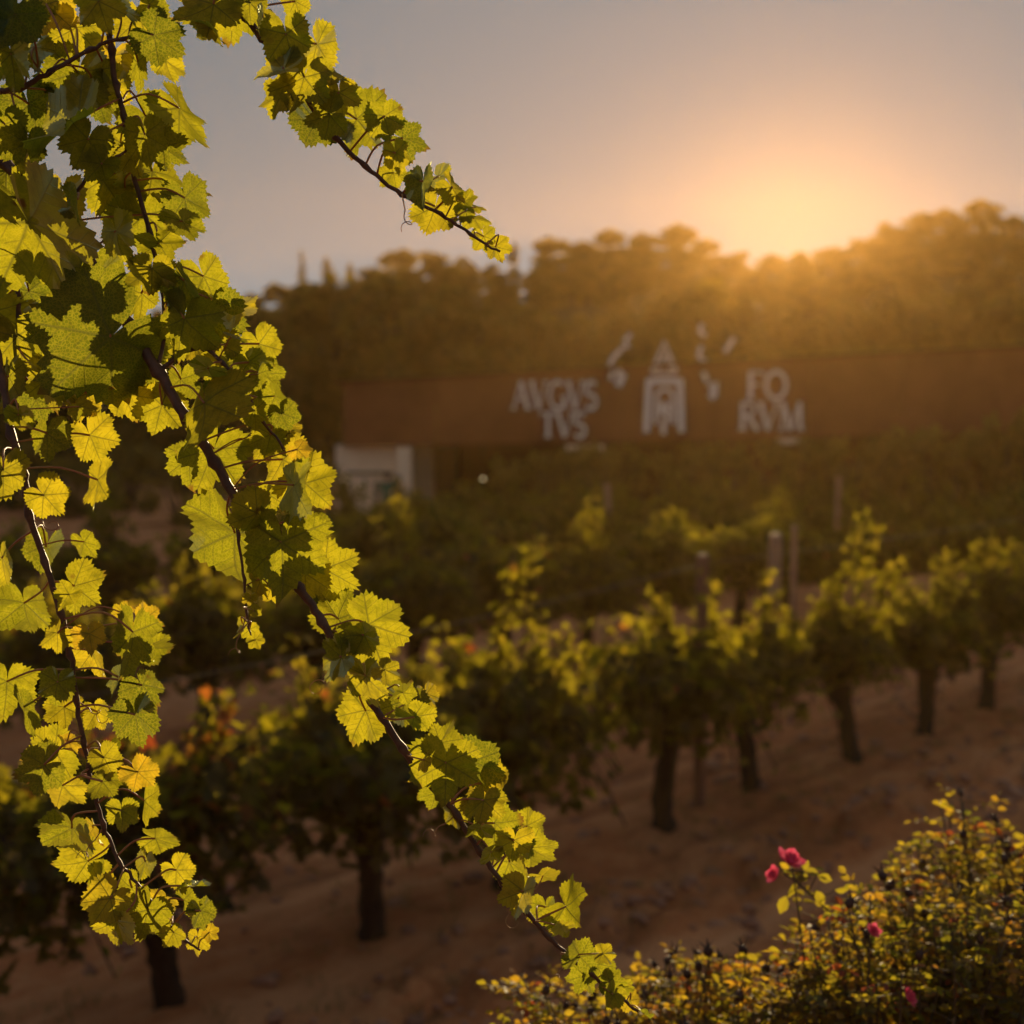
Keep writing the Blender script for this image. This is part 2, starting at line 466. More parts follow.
# ------------------------------------------------------------------ stones and dry tufts (stuff)
rnd = random.Random(5)
st = MB()
for i in range(1500):
    t = rnd.uniform(-2.5, 13); k = rnd.choice((0, 0, 0, 1))
    q = k * ROWGAP + (rnd.gauss(-1.0, .28) if rnd.random() < .45 else rnd.uniform(-3.2, 2.2))
    p = ROW0 + RD * t + RN * q
    if not (4.5 < p.y < 19): continue
    s = rnd.choice((.014, .02, .03, .045)) * rnd.uniform(.7, 1.4)
    if rnd.random() < .03: s *= 1.8
    st.blob((p.x, p.y, Hd(p.x, p.y) + s * .25), (s * rnd.uniform(.8, 1.5), s, s * .65), rnd, .22, 6, 4)
tag(obj('gravel', st.mesh('gravel', M['stone'])), 'small stones and earth clods scattered over the soil', kind='stuff')
gr = MB()
for i in range(420):
    t = rnd.uniform(-2.5, 12); q = rnd.gauss(-.55, .55) if rnd.random() < .7 else rnd.uniform(-3, 2)
    p = ROW0 + RD * t + RN * q
    if not (5 < p.y < 19): continue
    z = Hd(p.x, p.y)
    for j in range(rnd.randint(6, 16)):
        a = rnd.uniform(0, 6.28); h = rnd.uniform(.03, .10); w = rnd.uniform(.002, .004)
        o_ = Vector((p.x + rnd.gauss(0, .05), p.y + rnd.gauss(0, .05), z - .01)); d = Vector((math.cos(a), math.sin(a), 0))
        s_ = Vector((-d.y, d.x, 0)) * w
        n = len(gr.v)
        gr.v += [o_ - s_, o_ + s_, o_ + d * h * .35 + Vector((0, 0, h * .7)) + s_ * .7, o_ + d * h * .35 + Vector((0, 0, h * .7)) - s_ * .7, o_ + d * h * .9 + Vector((0, 0, h))]
        tt = rnd.random()
        gr.face([n, n + 1, n + 2, n + 3], tt); gr.face([n + 3, n + 2, n + 4], tt)
tag(obj('grass', gr.mesh('grass', M['grass'])), 'sparse dry grass tufts along the vine rows', kind='stuff')

# ------------------------------------------------------------------ vineyard vines
def small_leaf(mb, c, size, M3, tint):
    """five-lobed leaf of eleven points folded on its midrib; M3 rotates it"""
    n = len(mb.v)
    pts = [(0, 0, 0), (0, 1, -.12), (.22, .58, .05), (.62, .62, .0), (.42, .22, .06), (.66, -.12, .02), (.25, -.34, 0),
           (-.22, .58, .05), (-.62, .62, .0), (-.42, .22, .06), (-.66, -.12, .02), (-.25, -.34, 0)]
    for p in pts:
        mb.v.append(c + M3 @ (Vector(p) * size * .62))
    mb.face([n, n + 2, n + 1], tint); mb.face([n, n + 4, n + 3, n + 2], tint); mb.face([n, n + 6, n + 5, n + 4], tint)
    mb.face([n, n + 1, n + 7], tint); mb.face([n, n + 7, n + 8, n + 9], tint); mb.face([n, n + 9, n + 10, n + 11], tint)
def rand_rot(r, up=.0):
    return Matrix.Rotation(r.uniform(0, 6.283), 3, 'Z') @ Matrix.Rotation(r.gauss(up, .7), 3, 'X') @ Matrix.Rotation(r.gauss(0, .6), 3, 'Y')

def make_vine(seed, shoots=44, height=1.4, spread=.74, tall=2, red=.03, tallh=1.85, lean=None, droop=.5, plumes=(), low=.42, heart=480):
    r = random.Random(seed)
    tr = MB(); fo = MB()
    lx, ly = lean if lean else (r.uniform(-.10, .10), r.uniform(-.10, .10))
    hz = r.uniform(.62, .74)
    path = [Vector((0, 0, -.06)), Vector((0, 0, .02)), Vector((lx * .3 + r.uniform(-.02, .02), ly * .3, .2)), Vector((lx * .6 + r.uniform(-.03, .03), ly * .6, .42)), Vector((lx, ly, hz))]
    pp = smooth_path(path, 4)
    rad = [.11 - .035 * min(1, i / 6) + (.03 if i > len(pp) - 4 else 0) for i in range(len(pp))]
    tr.tube(pp, rad, 9, rough=.16, rnd=r)
    head = pp[-1]
    arms = []
    for k in range(4):
        a = k * 1.57 + r.uniform(-.5, .5); L = r.uniform(.14, .26)
        e = head + Vector((math.cos(a) * L, math.sin(a) * L, r.uniform(.05, .16)))
        tr.tube([head - Vector((0, 0, .04)), (head + e) / 2 + Vector((0, 0, -.02)), e], [.045, .034, .026], 7, rough=.15, rnd=r)
        arms.append(e)
    for k in range(shoots + tall):
        o_ = r.choice(arms)
        up = k >= shoots
        a = r.uniform(0, 6.283)
        if up:
            L = r.uniform(.85, 1.0) * (tallh - o_.z); tip = o_ + Vector((math.cos(a) * .18, math.sin(a) * .18, L)); mid = (o_ + tip) / 2 + Vector((r.gauss(0, .05), r.gauss(0, .05), 0))
            nl = 22
        else:
            rr = spread * math.sqrt(r.uniform(.05, 1.15)); hh = r.uniform(.25, 1.0)
            out = Vector((math.cos(a), math.sin(a), 0))
            mid = o_ + out * rr * .55 + Vector((0, 0, (height - o_.z) * hh))
            tip = o_ + out * rr * 1.05 + Vector((0, 0, (height - o_.z) * hh - r.uniform(0, .75) * droop * (1 + rr)))
            tip.z = max(tip.z, r.uniform(low, low + .2))
            nl = 20
        sh = smooth_path([o_, mid, tip], 6)
        tr.tube(sh, [.006] * len(sh), 4)
        for j in range(nl):
            t = (j + r.random()) / nl * (len(sh) - 1); i0 = min(int(t), len(sh) - 2)
            p = sh[i0].lerp(sh[i0 + 1], t - i0)
            s = r.uniform(.10, .175) * (1 - .45 * (j / nl) ** 2)
            p = p + Vector((r.gauss(0, .045), r.gauss(0, .045), r.gauss(0, .045)))
            tn = r.random() * .62 + .3 * (j / nl) * r.random()
            if r.random() < red: tn = r.uniform(.86, 1)
            small_leaf(fo, p, s, rand_rot(r, .5), min(tn, 1))
    for dx, hgt, wdt in plumes:         # bundles of upright shoots
        for q_ in range(5):
            o_ = r.choice(arms); tip = Vector((dx + r.gauss(0, wdt), r.gauss(0, .10), hgt * r.uniform(.86, 1.02)))
            mid = o_.lerp(tip, .5) + Vector((r.gauss(0, .06), r.gauss(0, .06), .08))
            sh = smooth_path([o_, mid, tip], 6); tr.tube(sh, [.006] * len(sh), 4)
            for j in range(30):
                f_ = (j + r.random()) / 30 * (len(sh) - 1); i0 = min(int(f_), len(sh) - 2)
                p = sh[i0].lerp(sh[i0 + 1], f_ - i0) + Vector((r.gauss(0, .045), r.gauss(0, .045), r.gauss(0, .03)))
                small_leaf(fo, p, r.uniform(.09, .15) * (1 - .4 * (j / 30) ** 2), rand_rot(r, .5), min(1, r.random() * .5 + .25 * j / 30) if r.random() > red * 2 else r.uniform(.85, 1))
    # dense heart of the crown
    for k in range(heart):
        a = r.uniform(0, 6.283); q = spread * .85 * math.sqrt(r.random())
        p = head + Vector((math.cos(a) * q, math.sin(a) * q, r.uniform(low - .56, height - hz - .08) - .06 * q))
        small_leaf(fo, p, r.uniform(.11, .17), rand_rot(r, .4), r.random() * .5)
    if r.random() < .8:    # a few bunches hanging under the crown
        for k in range(3):
            a = r.uniform(0, 6.283); c = head + Vector((math.cos(a) * .22, math.sin(a) * .22, -.02))
            for j in range(14):
                z = j / 14 * .16; w = .035 * (1 - j / 16)
                tr.blob(c + Vector((r.gauss(0, w), r.gauss(0, w), -z)), .011, r, .05, 6, 4)
    return tr.mesh('trunk', M['bark'], True), fo.mesh('foliage', M['vine_leaf'])

def place_vine(meshes, p, rot, sc, label, group):
    e = empty('grapevine', (p.x, p.y, Hd(p.x, p.y)), rot, sc)
    tag(e, label, 'grapevine', group)
    obj('trunk', meshes[0], e); obj('foliage', meshes[1], e)
    return e

def lean_to(dpx):   # lean in the picture plane
    return (dpx, 0.0)
row1 = [
    # px, py of base, seed, options, label
    (-45, 1082, 11, dict(red=.02, height=1.45, spread=.75), 'nearest grapevine in the bottom left corner, yellow tinted and cut by the frame'),
    (170, 1012, 12, dict(low=.5, red=.10, lean=(-.12, 0), tallh=1.6, plumes=((.30, 1.75, .06), (.48, 1.6, .05), (-.2, 1.5, .08))), 'grapevine with red and orange leaves behind the tip of the short hanging shoot'),
    (372, 945, 13, dict(red=.02, lean=(-.03, 0), spread=.80, shoots=48, heart=640, low=.54, plumes=((-.35, 1.6, .07), (.3, 1.65, .07))), 'broad dark grapevine on a stout upright trunk, just left of the long hanging shoot'),
    (505, 893, 14, dict(red=.01, tall=1, shoots=50, heart=700, height=1.5, spread=.76, low=.46, plumes=((.10, 2.2, .05), (-.35, 1.7, .07), (.42, 1.7, .07))), 'grapevine whose trunk base sits just behind the long hanging shoot'),
    (664, 836, 15, dict(red=.01, lean=(.0, 0), shoots=46, heart=560, spread=.72, low=.52, plumes=((-.15, 1.72, .08),)), 'dark grapevine with its trunk just left of the slim wooden post'),
    (752, 797, 16, dict(red=.0, lean=(-.10, 0), tall=0, shoots=34, height=1.3, spread=.6, low=.5, heart=330, plumes=((-.42, 1.55, .06), (.12, 1.72, .06))), 'grapevine with trunk just right of the slim wooden post'),
    (852, 765, 17, dict(red=.0, lean=(-.16, 0), tall=0, shoots=26, height=1.25, spread=.56, low=.55, heart=260, plumes=((.08, 2.12, .04), (.36, 1.78, .04), (-.3, 1.4, .06))), 'grapevine with the tallest yellow shoots and a trunk leaning left'),
    (924, 738, 18, dict(red=.0, lean=(.03, 0), shoots=22, height=1.2, spread=.52, low=.55, heart=240, tall=0, plumes=((.25, 1.65, .05), (-.2, 1.45, .05))), 'airy grapevine with gaps in its crown, second to last trunk on the right'),
    (986, 714, 19, dict(red=.0, lean=(.02, 0), tall=0, shoots=26, height=1.3, spread=.56, low=.52, heart=300, plumes=((-.1, 1.75, .06), (.3, 1.6, .06))), 'last grapevine of the front row whose trunk is in view on the right'),
    (1052, 690, 20, dict(red=.0), 'grapevine cut by the right edge of the picture'),
]
G1 = 'grapevines of the front row'
for px, py, seed, kw, lab in row1:
    p = PG(px, py)
    place_vine(make_vine(seed, **kw), p, 0, 1.0, lab, G1)
for n_ in (9, 10, 11):
    pass
variants = [make_vine(100 + i, shoots=42, tall=1, heart=620, red=(.01, .03, .0, .0, .02, .0)[i], height=(1.4, 1.25, 1.45, 1.3, 1.35, 1.2)[i], spread=(.7, .62, .72, .64, .68, .6)[i], tallh=1.7, plumes=(((.2, 1.75, .06), (-.3, 1.6, .06)), ((0, 1.9, .05),), ((.3, 1.65, .07),), ((-.2, 1.8, .05), (.1, 1.6, .06)), (), ((.25, 1.7, .05), (-.1, 1.9, .04)))[i]) for i in range(6)]
ords = ['first', 'second', 'third', 'fourth', 'fifth', 'sixth', 'seventh', 'eighth', 'ninth', 'tenth', 'eleventh', 'twelfth', 'thirteenth', 'fourteenth', 'fifteenth', 'sixteenth', 'seventeenth', 'eighteenth', 'nineteenth', 'twentieth']
rnd = random.Random(8)
for k in range(1, 9):
    cnt = 0
    for n_ in range(-8, 40):
        p = ROW0 + RD * (SPACING * (n_ + .35 * k) + rnd.uniform(-.08, .08)) + RN * (ROWGAP * k + rnd.uniform(-.08, .08))
        if p.y < 7 or p.y > 37: continue
        px, py = project(Vector((p.x, p.y, 1 + H(p.x, p.y))))
        if px < -60 or px > 1090: continue
        if px < 330 and p.y > 25.5: continue
        if px < 220 and p.y > 19.5: continue
        if px < 450 and p.y > 30: continue
        if rnd.random() < .05 and k > 1: continue
        cnt += 1
        if k == 1:
            lab = f'{ords[cnt-1]} grapevine from the left in the second row of the vineyard'
        else:
            lab = f'blurred bushy grapevine in the {ords[k]} row of the vineyard'
        place_vine(variants[rnd.randrange(6)], p, rnd.uniform(0, 6.28), rnd.uniform(.92, 1.12), lab, f'grapevines of the {ords[k]} row')

# ------------------------------------------------------------------ posts and wires
def post(px, py_base, h, rad, mat, label, z=0.0, lean=0.0, Y=None):
    p = PG(px, py_base) if Y is None else P(px, 500, Y)
    zz = Hd(p.x, p.y)
    r = random.Random(int(px))
    m = MB()
    pts = [Vector((lean * t, 0, h * t)) for t in (0, .12, .3, .5, .7, .88, .985, 1)]
    pts[0].z = -.2
    m.tube(pts, [rad * (1 + r.uniform(-.05, .05)) for _ in range(7)] + [rad * .8], 10, rough=.05, rnd=r)
    o = obj('vineyard_post', m.mesh('vineyard_post', mat), None, (p.x, p.y, zz))
    tag(o, label, 'post', 'posts between the vines')
    return Vector((p.x, p.y, zz + h))
t1 = post(699, 816, 1.93, .045, M['wood'], 'reddish wooden post with a wire, standing in the front row')
t2 = post(776, 724, 1.72, .065, M['palewood'], 'stout pale post behind the front row', Y=14.6)
t3 = post(795, 724, 1.70, .03, M['palewood'], 'thin pale stake just right of the stout pale post', Y=15.2)
t4 = post(207, 748, 1.95, .05, M['wood'], 'dark thin post between the hanging shoots on the left')
t5 = post(614, 600, 1.9, .05, M['palewood'], 'pale slanting post in the vines below the white lettering', Y=25, lean=-.12)
t6 = post(838, 600, 1.9, .05, M['palewood'], 'pale post in the vines right of the white lettering', Y=27)
t7 = post(40, 700, 1.8, .045, M['wood'], 'dark post behind the left hanging shoot', Y=13.2)
def wire(a, b_, label, sag=.03, r=.0028, name='trellis_wire'):
    n = 14; m = MB()
    pts = [a.lerp(b_, i / n) - Vector((0, 0, sag * 4 * (i / n) * (1 - i / n))) for i in range(n + 1)]
    m.tube(pts, r, 5)
    tag(obj(name, m.mesh(name, M['wire'], True)), label, 'wire', 'trellis wires')
tp = t1 - Vector((0, 0, .06)) - RN * .047
wire(tp - RD * 9.0 + Vector((0, 0, -.05)), tp, 'thin wire running left from the reddish post over the front row', .12)
wire(tp, tp + RD * 14 + Vector((0, 0, .02)), 'thin wire running right from the reddish post over the front row', .10)

# ------------------------------------------------------------------ trees
def leaf_card(mb, c, s, r, tint):
    M3 = rand_rot(r, .9)
    n = len(mb.v)
    for p in ((0, -.5, 0), (.34, -.1, .1), (.2, .4, .0), (0, .6, -.1), (-.26, .32, .02), (-.3, -.14, .08)):
        mb.v.append(c + M3 @ (Vector(p) * s))
    mb.face([n, n + 1, n + 2, n + 3, n + 4, n + 5], tint)
def make_tree(seed, kind):
    """about 8 m tall"""
    r = random.Random(seed)
    tr = MB(); fo = MB()
    blobs = []
    if kind == 'spire':
        for i in range(16):
            t = i / 15; z = .8 + 7.2 * t; w = .85 * (1 - t) ** .7 + .12
            blobs.append((Vector((r.gauss(0, .08), r.gauss(0, .08), z)), w, .6))
        trunk = [Vector((0, 0, -.3)), Vector((0, 0, 3)), Vector((.05, 0, 7))]; tw = [.16, .12, .03]
    elif kind == 'poplar':
        for i in range(22):
            t = r.random(); z = 1.6 + 6.1 * t; w = 1.5 * math.sin(math.pi * min(1, .18 + t * .8)) + .1; a = r.uniform(0, 6.28); q = w * .6 * r.random()
            blobs.append((Vector((math.cos(a) * q, math.sin(a) * q, z)), w * r.uniform(.4, .6), .8))
        trunk = [Vector((0, 0, -.3)), Vector((.1, 0, 3)), Vector((0, .1, 7))]; tw = [.2, .14, .03]
    else:
        W = 2.8 if kind == 'pine' else 2.6; z0 = .5
        for i in range(44):
            a = r.uniform(0, 6.28); t = r.random(); q = W * math.sqrt(r.random()) * math.sqrt(max(.08, 1 - (2 * t - .75) ** 2 * .55)) * .8
            z = z0 + (7.1 - z0) * t
            blobs.append((Vector((math.cos(a) * q, math.sin(a) * q, z)), r.uniform(.55, 1.05), .62))
        blobs.append((Vector((r.gauss(0, .3), r.gauss(0, .3), 7.3)), .75, .8))
        trunk = [Vector((0, 0, -.4)), Vector((r.uniform(-.2, .2), r.uniform(-.2, .2), 2.2)), Vector((r.uniform(-.4, .4), r.uniform(-.4, .4), 6))]; tw = [.26, .19, .05]
    pp = smooth_path(trunk, 5)
    tr.tube(pp, [tw[0] + (tw[2] - tw[0]) * i / (len(pp) - 1) for i in range(len(pp))], 9, rough=.08, rnd=r)
    for k, (c, w, sq) in enumerate(blobs):
        i0 = min(range(len(pp)), key=lambda i: abs(pp[i].z - (c.z - 1.0)))
        if kind not in ('spire',) and k % 2 == 0:
            tr.tube([pp[i0], (pp[i0] + c) / 2 + Vector((0, 0, -.15)), c], [.07, .05, .02], 5)
        base = r.random() * .5
        nl = int((115 if kind != 'spire' else 60) * max(.5, w))
        for j in range(nl):
            d = Vector((r.gauss(0, 1), r.gauss(0, 1), r.gauss(0, 1))).normalized() * w * (r.random() ** .35)
            d.z *= sq
            leaf_card(fo, c + d, r.uniform(.26, .50), r, min(1, base + r.random() * .5))
    return tr.mesh('trunk', M['tree_bark'], True), fo.mesh('crown', M['tree_leaf'])
TV = {'pine': [make_tree(200 + i, 'pine') for i in range(5)], 'round': [make_tree(220 + i, 'round') for i in range(3)],
      'poplar': [make_tree(230 + i, 'poplar') for i in range(2)], 'spire': [make_tree(240 + i, 'spire') for i in range(2)]}
rt = random.Random(44)
def put_tree(px, topy, Y, kind, label, group, width=1.0, cat='tree', name=None):
    x = (px - 512) / F * Y
    top = P(px, topy, Y); g0 = H(top.x, Y)
    s = (top.z - g0) / 8.0
    e = empty(name or {'pine': 'pine_tree', 'round': 'broadleaf_tree', 'poplar': 'poplar_tree', 'spire': 'cypress_tree'}[kind], (top.x, Y, g0), rt.uniform(0, 6.28), (s * width, s * width, s))
    tag(e, label, cat, group)
    m = rt.choice(TV[kind])
    obj('trunk', m[0], e); obj('crown', m[1], e)
ridge = [(252, 292, 'pine', 'low pine at the left end of the skyline, beside the hanging leaves'),
    (278, 282, 'pine', 'small pine on the skyline just left of the thin spire'),
    (302, 252, 'spire', 'thin spire shaped tree sticking up from the left skyline'),
    (326, 256, 'poplar', 'narrow ragged tree right of the thin spire'),
    (350, 262, 'poplar', 'narrow tree third along the left skyline'),
    (372, 266, 'pine', 'low dark tree in the dip of the left skyline'),
    (400, 248, 'pine', 'rounded pine left of the tip of the upper hanging shoot'),
    (430, 250, 'pine', 'wide rounded pine below the upper hanging shoot'),
    (462, 256, 'pine', 'pine on the skyline right below the tip of the upper shoot'),
    (490, 263, 'pine', 'lower pine just right of the tip of the upper shoot'),
    (514, 241, 'poplar', 'narrow tall crown left of the notch in the skyline'),
    (552, 236, 'pine', 'rounded pine right of the notch in the skyline'),
    (582, 240, 'pine', 'pine left of the wide crown on the skyline'),
    (610, 228, 'pine', 'wide high crown on the middle skyline'),
    (645, 232, 'pine', 'pine right of the wide high crown'),
    (680, 222, 'pine', 'tall pine glowing left of the sun'),
    (706, 238, 'pine', 'pine at the left edge of the sun glare'),
    (738, 250, 'pine', 'pine directly below the sun glare, left of two'),
    (768, 253, 'pine', 'pine in the middle of the sun glare'),
    (800, 251, 'pine', 'pine directly below the sun glare, right of two'),
    (832, 245, 'pine', 'pine at the right edge of the sun glare'),
    (858, 238, 'pine', 'glowing pine right of the sun glare'),
    (886, 221, 'pine', 'rounded crown where the right skyline starts to climb'),
    (918, 211, 'pine', 'broad pine on the high right skyline'),
    (948, 207, 'pine', 'pine left of the highest crown'),
    (984, 198, 'pine', 'highest pine crown on the right skyline'),
    (1012, 214, 'pine', 'pine stepping down right of the highest crown')]
for px, ty, kd, lab in ridge:
    put_tree(px, ty, 128 + rt.uniform(-4, 4), kd, lab, 'trees along the skyline', rt.uniform(1.25, 1.6) if kd == 'pine' else .9)
for px in range(265, 1040, 38):
    put_tree(px + rt.uniform(-8, 8), lerp_list(RIDGE, px) + rt.uniform(10, 22), 120 + rt.uniform(-2, 2), 'round', 'lower tree just below the skyline trees', 'trees filling in below the skyline', 2.0)
for px in range(285, 1040, 44):
    put_tree(px + rt.uniform(-9, 9), lerp_list(RIDGE, px) + rt.uniform(24, 38), 115 + rt.uniform(-2, 2), 'pine', 'slope tree low under the skyline trees', 'trees below the skyline row', 1.8)
for px in (-330, -270, -200, -140, -80, -20, 40, 100, 160, 210):
    put_tree(px, lerp_list(RIDGE, px) + rt.uniform(-6, 6), 128, 'pine', 'skyline pine behind the mass of hanging leaves', 'trees hidden behind the hanging leaves', .95)
for px in (1050, 1090, 1140, 1200, 1260, 1330, 1400):
    put_tree(px, lerp_list(RIDGE, px) + rt.uniform(-6, 6), 128, 'pine', 'skyline pine at the right edge of the picture', 'trees at the right edge', .95)
def where(px):
    for a, s in ((330, 'left of the rust red building'), (500, 'above the bare left end of the building'), (610, 'above the first white word'),
                 (700, 'above the white emblem'), (820, 'above the last white word'), (5000, 'right of the lettering')):
        if px < a: return s
for Y, n_, drop in ((112, 15, 26), (97, 15, 48), (82, 14, 72)):
    for i in range(n_):
        px = -60 + (i + rt.uniform(.2, .8)) * 1170 / n_
        if px < 180 and Y > 90: continue
        lay = {112: 'upper', 97: 'middle', 82: 'lower'}[Y]
        put_tree(px, lerp_list(RIDGE, px) + drop + rt.uniform(-10, 8), Y + rt.uniform(-5, 5), 'pine' if rt.random() < .7 else 'round',
                 f'hazy tree on the {lay} slope {where(px)}', f'slope trees, {lay}, {where(px)}', rt.uniform(.9, 1.15))
near = [(215, 318, 62, 'round'), (262, 305, 60, 'round'), (300, 283, 64, 'poplar'), (330, 272, 63, 'round'), (368, 280, 60, 'poplar'), (398, 270, 65, 'round'), (440, 282, 62, 'round'),
        (485, 300, 60, 'round'), (530, 305, 64, 'pine'), (575, 318, 60, 'round'), (620, 308, 62, 'round'), (660, 290, 66, 'poplar'), (700, 278, 64, 'round'), (745, 292, 62, 'poplar'), (790, 305, 65, 'round'),
        (835, 300, 62, 'pine'), (885, 295, 64, 'round'), (930, 288, 62, 'pine'), (975, 282, 65, 'round'), (1020, 285, 62, 'pine'), (1070, 285, 64, 'round'),
        (160, 330, 60, 'round'), (105, 335, 62, 'pine'), (50, 330, 61, 'round'), (0, 335, 60, 'round'), (-50, 330, 62, 'round')]
for i, (px, ty, Y, kd) in enumerate(near):
    put_tree(px, ty, Y, kd, f'{ords[i] if i < 20 else "last"} tree of the line behind the building, {where(px)}' if i < 21 else 'dark tree behind the hanging leaves on the left', 'trees just behind the building', 1.0 if kd != 'poplar' else 1.25)

# tall shrubs in front of the building (right) and bushes at left
shr = [make_tree(260 + i, 'round') for i in range(3)]
def shrub(px, topy, Y, label, group, w):
    top = P(px, topy, Y); g0 = H(top.x, Y)
    s = (top.z - g0) / 8.0
    e = empty('shrub', (top.x, Y, g0 - .35 * s), rt.uniform(0, 6.28), (w, w, s * 1.05))
    tag(e, label, 'shrub', group)
    m = rt.choice(SH)
    obj('stem', m[0], e); obj('foliage', m[1], e)
def make_shrub(seed):
    r = random.Random(seed); tr = MB(); fo = MB()
    for k in range(9):
        a = r.uniform(0, 6.28); q = r.uniform(.5, 2.0); tr.tube([Vector((0, 0, -.3)), Vector((math.cos(a) * q * .5, math.sin(a) * q * .5, 3)), Vector((math.cos(a) * q, math.sin(a) * q, r.uniform(5, 7)))], [.16, .1, .03], 5)
    for k in range(30):
        a = r.uniform(0, 6.28); q = 2.6 * math.sqrt(r.random()); z = r.uniform(.6, 7.2)
        c = Vector((math.cos(a) * q * (1 - .3 * (z / 7.2) ** 2), math.sin(a) * q * (1 - .3 * (z / 7.2) ** 2), z)); w = r.uniform(.6, 1.0); base = r.random() * .5
        for j in range(int(75 * w)):
            d = Vector((r.gauss(0, 1), r.gauss(0, 1), r.gauss(0, 1))).normalized() * w * (r.random() ** .35)
            leaf_card(fo, c + d, r.uniform(.25, .5), r, min(1, base + r.random() * .5))
    return tr.mesh('stem', M['tree_bark'], True), fo.mesh('foliage', M['tree_leaf'])
SH = [make_shrub(300 + i) for i in range(4)]
for i in range(17):
    px = 512 + i * 36 + rt.uniform(-8, 8)
    shrub(px, lerp_list([(500, 462), (560, 446), (700, 438), (820, 436), (900, 424), (1024, 408), (1100, 404)], px) + rt.uniform(-6, 5), 37.4 + rt.uniform(-1, .7),
          f'tall bushy shrub in front of the building, {"below the first white word" if px < 600 else "below the white emblem" if px < 710 else "below the last white word" if px < 820 else "right of the lettering"}',
          f'shrubs in front of the building, {"first word" if px < 600 else "emblem" if px < 710 else "last word" if px < 820 else "right end"}', rt.uniform(.30, .38))
for px, ty, Y, lab in ((232, 470, 33, 'dark rounded bush seen between the two hanging shoots'), (300, 455, 38, 'dark bush beside the pale building wall'), (180, 448, 44, 'dark bush beyond the pale track'),
                       (60, 452, 46, 'dark bush beyond the track at the far left'), (125, 442, 48, 'taller bush behind the folded hanging leaf'), (268, 430, 50, 'tall dark bush left of the building corner'), (8, 440, 48, 'dark bush at the left edge beyond the track')):
    shrub(px, ty, Y, lab, 'bushes beyond the vines on the left', .42)

# ------------------------------------------------------------------ building
BY = 42.0
def BX(px): return (px - 512) / F * BY / 1.0
bld = empty('winery_building', (0, BY, -1.6))
tag(bld, 'long low building with a rust red steel fascia, white lettering and a pale wall', 'building')
def child(name, mb, mat, smooth=False):
    me = mb.mesh(name, mat, smooth)
    o = obj(name, me, bld, (0, -BY, 1.6)); return o
def pz(px, py): return P(px, py, BY).z
def pxx(px, py=440): return P(px, py, BY).x
x0, x1 = pxx(343), pxx(1180)
zt0, zt1 = pz(343, 380), pz(1180, 336)
zb0, zb1 = pz(343, 447), pz(1180, 428)
def ftop(x): return zt0 + (zt1 - zt0) * (x - x0) / (x1 - x0)
fa = MB()
n_p = 9
for i in range(n_p):                                        # steel panels with joints
    a = x0 + (x1 - x0) * i / n_p + .012; c = x0 + (x1 - x0) * (i + 1) / n_p - .012
    za, zc = ftop(a) - .10, ftop(c) - .10
    ba = zb0 + (zb1 - zb0) * (a - x0) / (x1 - x0); bc = zb0 + (zb1 - zb0) * (c - x0) / (x1 - x0)
    n = len(fa.v)
    for yy in (BY, BY + .12):
        fa.v += [(a, yy, ba), (c, yy, bc), (c, yy, zc), (a, yy, za)]
    for q in ((0, 1, 2, 3), (7, 6, 5, 4), (0, 4, 5, 1), (1, 5, 6, 2), (2, 6, 7, 3), (3, 7, 4, 0)): fa.face([n + k for k in q])
child('fascia', fa, M['rust'])
rf = MB(); n = 0
for yy, dz in ((BY - .15, 0), (BY + 9, -1.0)):
    rf.v += [(x0 - .15, yy, zt0 - .095 + dz), (x1, yy, zt1 - .095 + dz), (x1, yy, zt1 + dz), (x0 - .15, yy, zt0 + dz)]
for q in ((0, 1, 2, 3), (7, 6, 5, 4), (0, 4, 5, 1), (1, 5, 6, 2), (2, 6, 7, 3), (3, 7, 4, 0)): rf.face(list(q))
child('roof', rf, M['rust_dark'])
gz = -2.0
def wallbox(px0, px1, y0, y1, ztop, zbot=gz):
    m = MB(); a, c = pxx(px0), pxx(px1)
    m.box(((a + c) / 2, (y0 + y1) / 2, (ztop + zbot) / 2), (c - a, y1 - y0, ztop - zbot)); return m
zw = zb0 + .02
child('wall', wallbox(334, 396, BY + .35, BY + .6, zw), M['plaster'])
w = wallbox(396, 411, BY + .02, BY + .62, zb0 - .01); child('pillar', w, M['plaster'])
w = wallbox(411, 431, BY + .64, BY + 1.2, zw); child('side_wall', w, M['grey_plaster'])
w = wallbox(431, 1180, BY + 4.0, BY + 4.2, zt0 - .3); child('back_wall', w, M['rust_dark'])
w = wallbox(431, 455, BY + 2.6, BY + 3.9, zw - .2); child('doorway_shade', w, M['dark'])  # solid block, the darkness of the opening is put into its colour
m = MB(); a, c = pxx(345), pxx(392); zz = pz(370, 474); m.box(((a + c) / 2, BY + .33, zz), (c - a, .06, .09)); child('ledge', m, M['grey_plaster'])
m = MB(); a, c = pxx(340), pxx(347); m.box(((a + c) / 2, BY + .33, (pz(345, 483) + gz) / 2), (c - a, .05, pz(345, 483) - gz)); child('recess_shade', m, M['dark'])  # near-black slab on the wall face, shade of a narrow recess as colour
m = MB()
fxa, fxb = pxx(374), pxx(394); ft = pz(384, 486)
m.box((fxa, BY + .33, (ft + gz) / 2), (.09, .05, ft - gz)); m.box((fxb, BY + .33, (ft + gz) / 2), (.09, .05, ft - gz)); m.box(((fxa + fxb) / 2, BY + .33, ft + .05), (fxb - fxa + .09, .05, .09))
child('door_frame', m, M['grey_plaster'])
for pa, pb, py in ((566, 604, 448), (778, 803, 441)):
    m = MB(); a, c = pxx(pa), pxx(pb); m.box(((a + c) / 2, BY + .05, pz(pa, py)), (c - a, .18, .16)); child('lintel', m, M['plaster'])
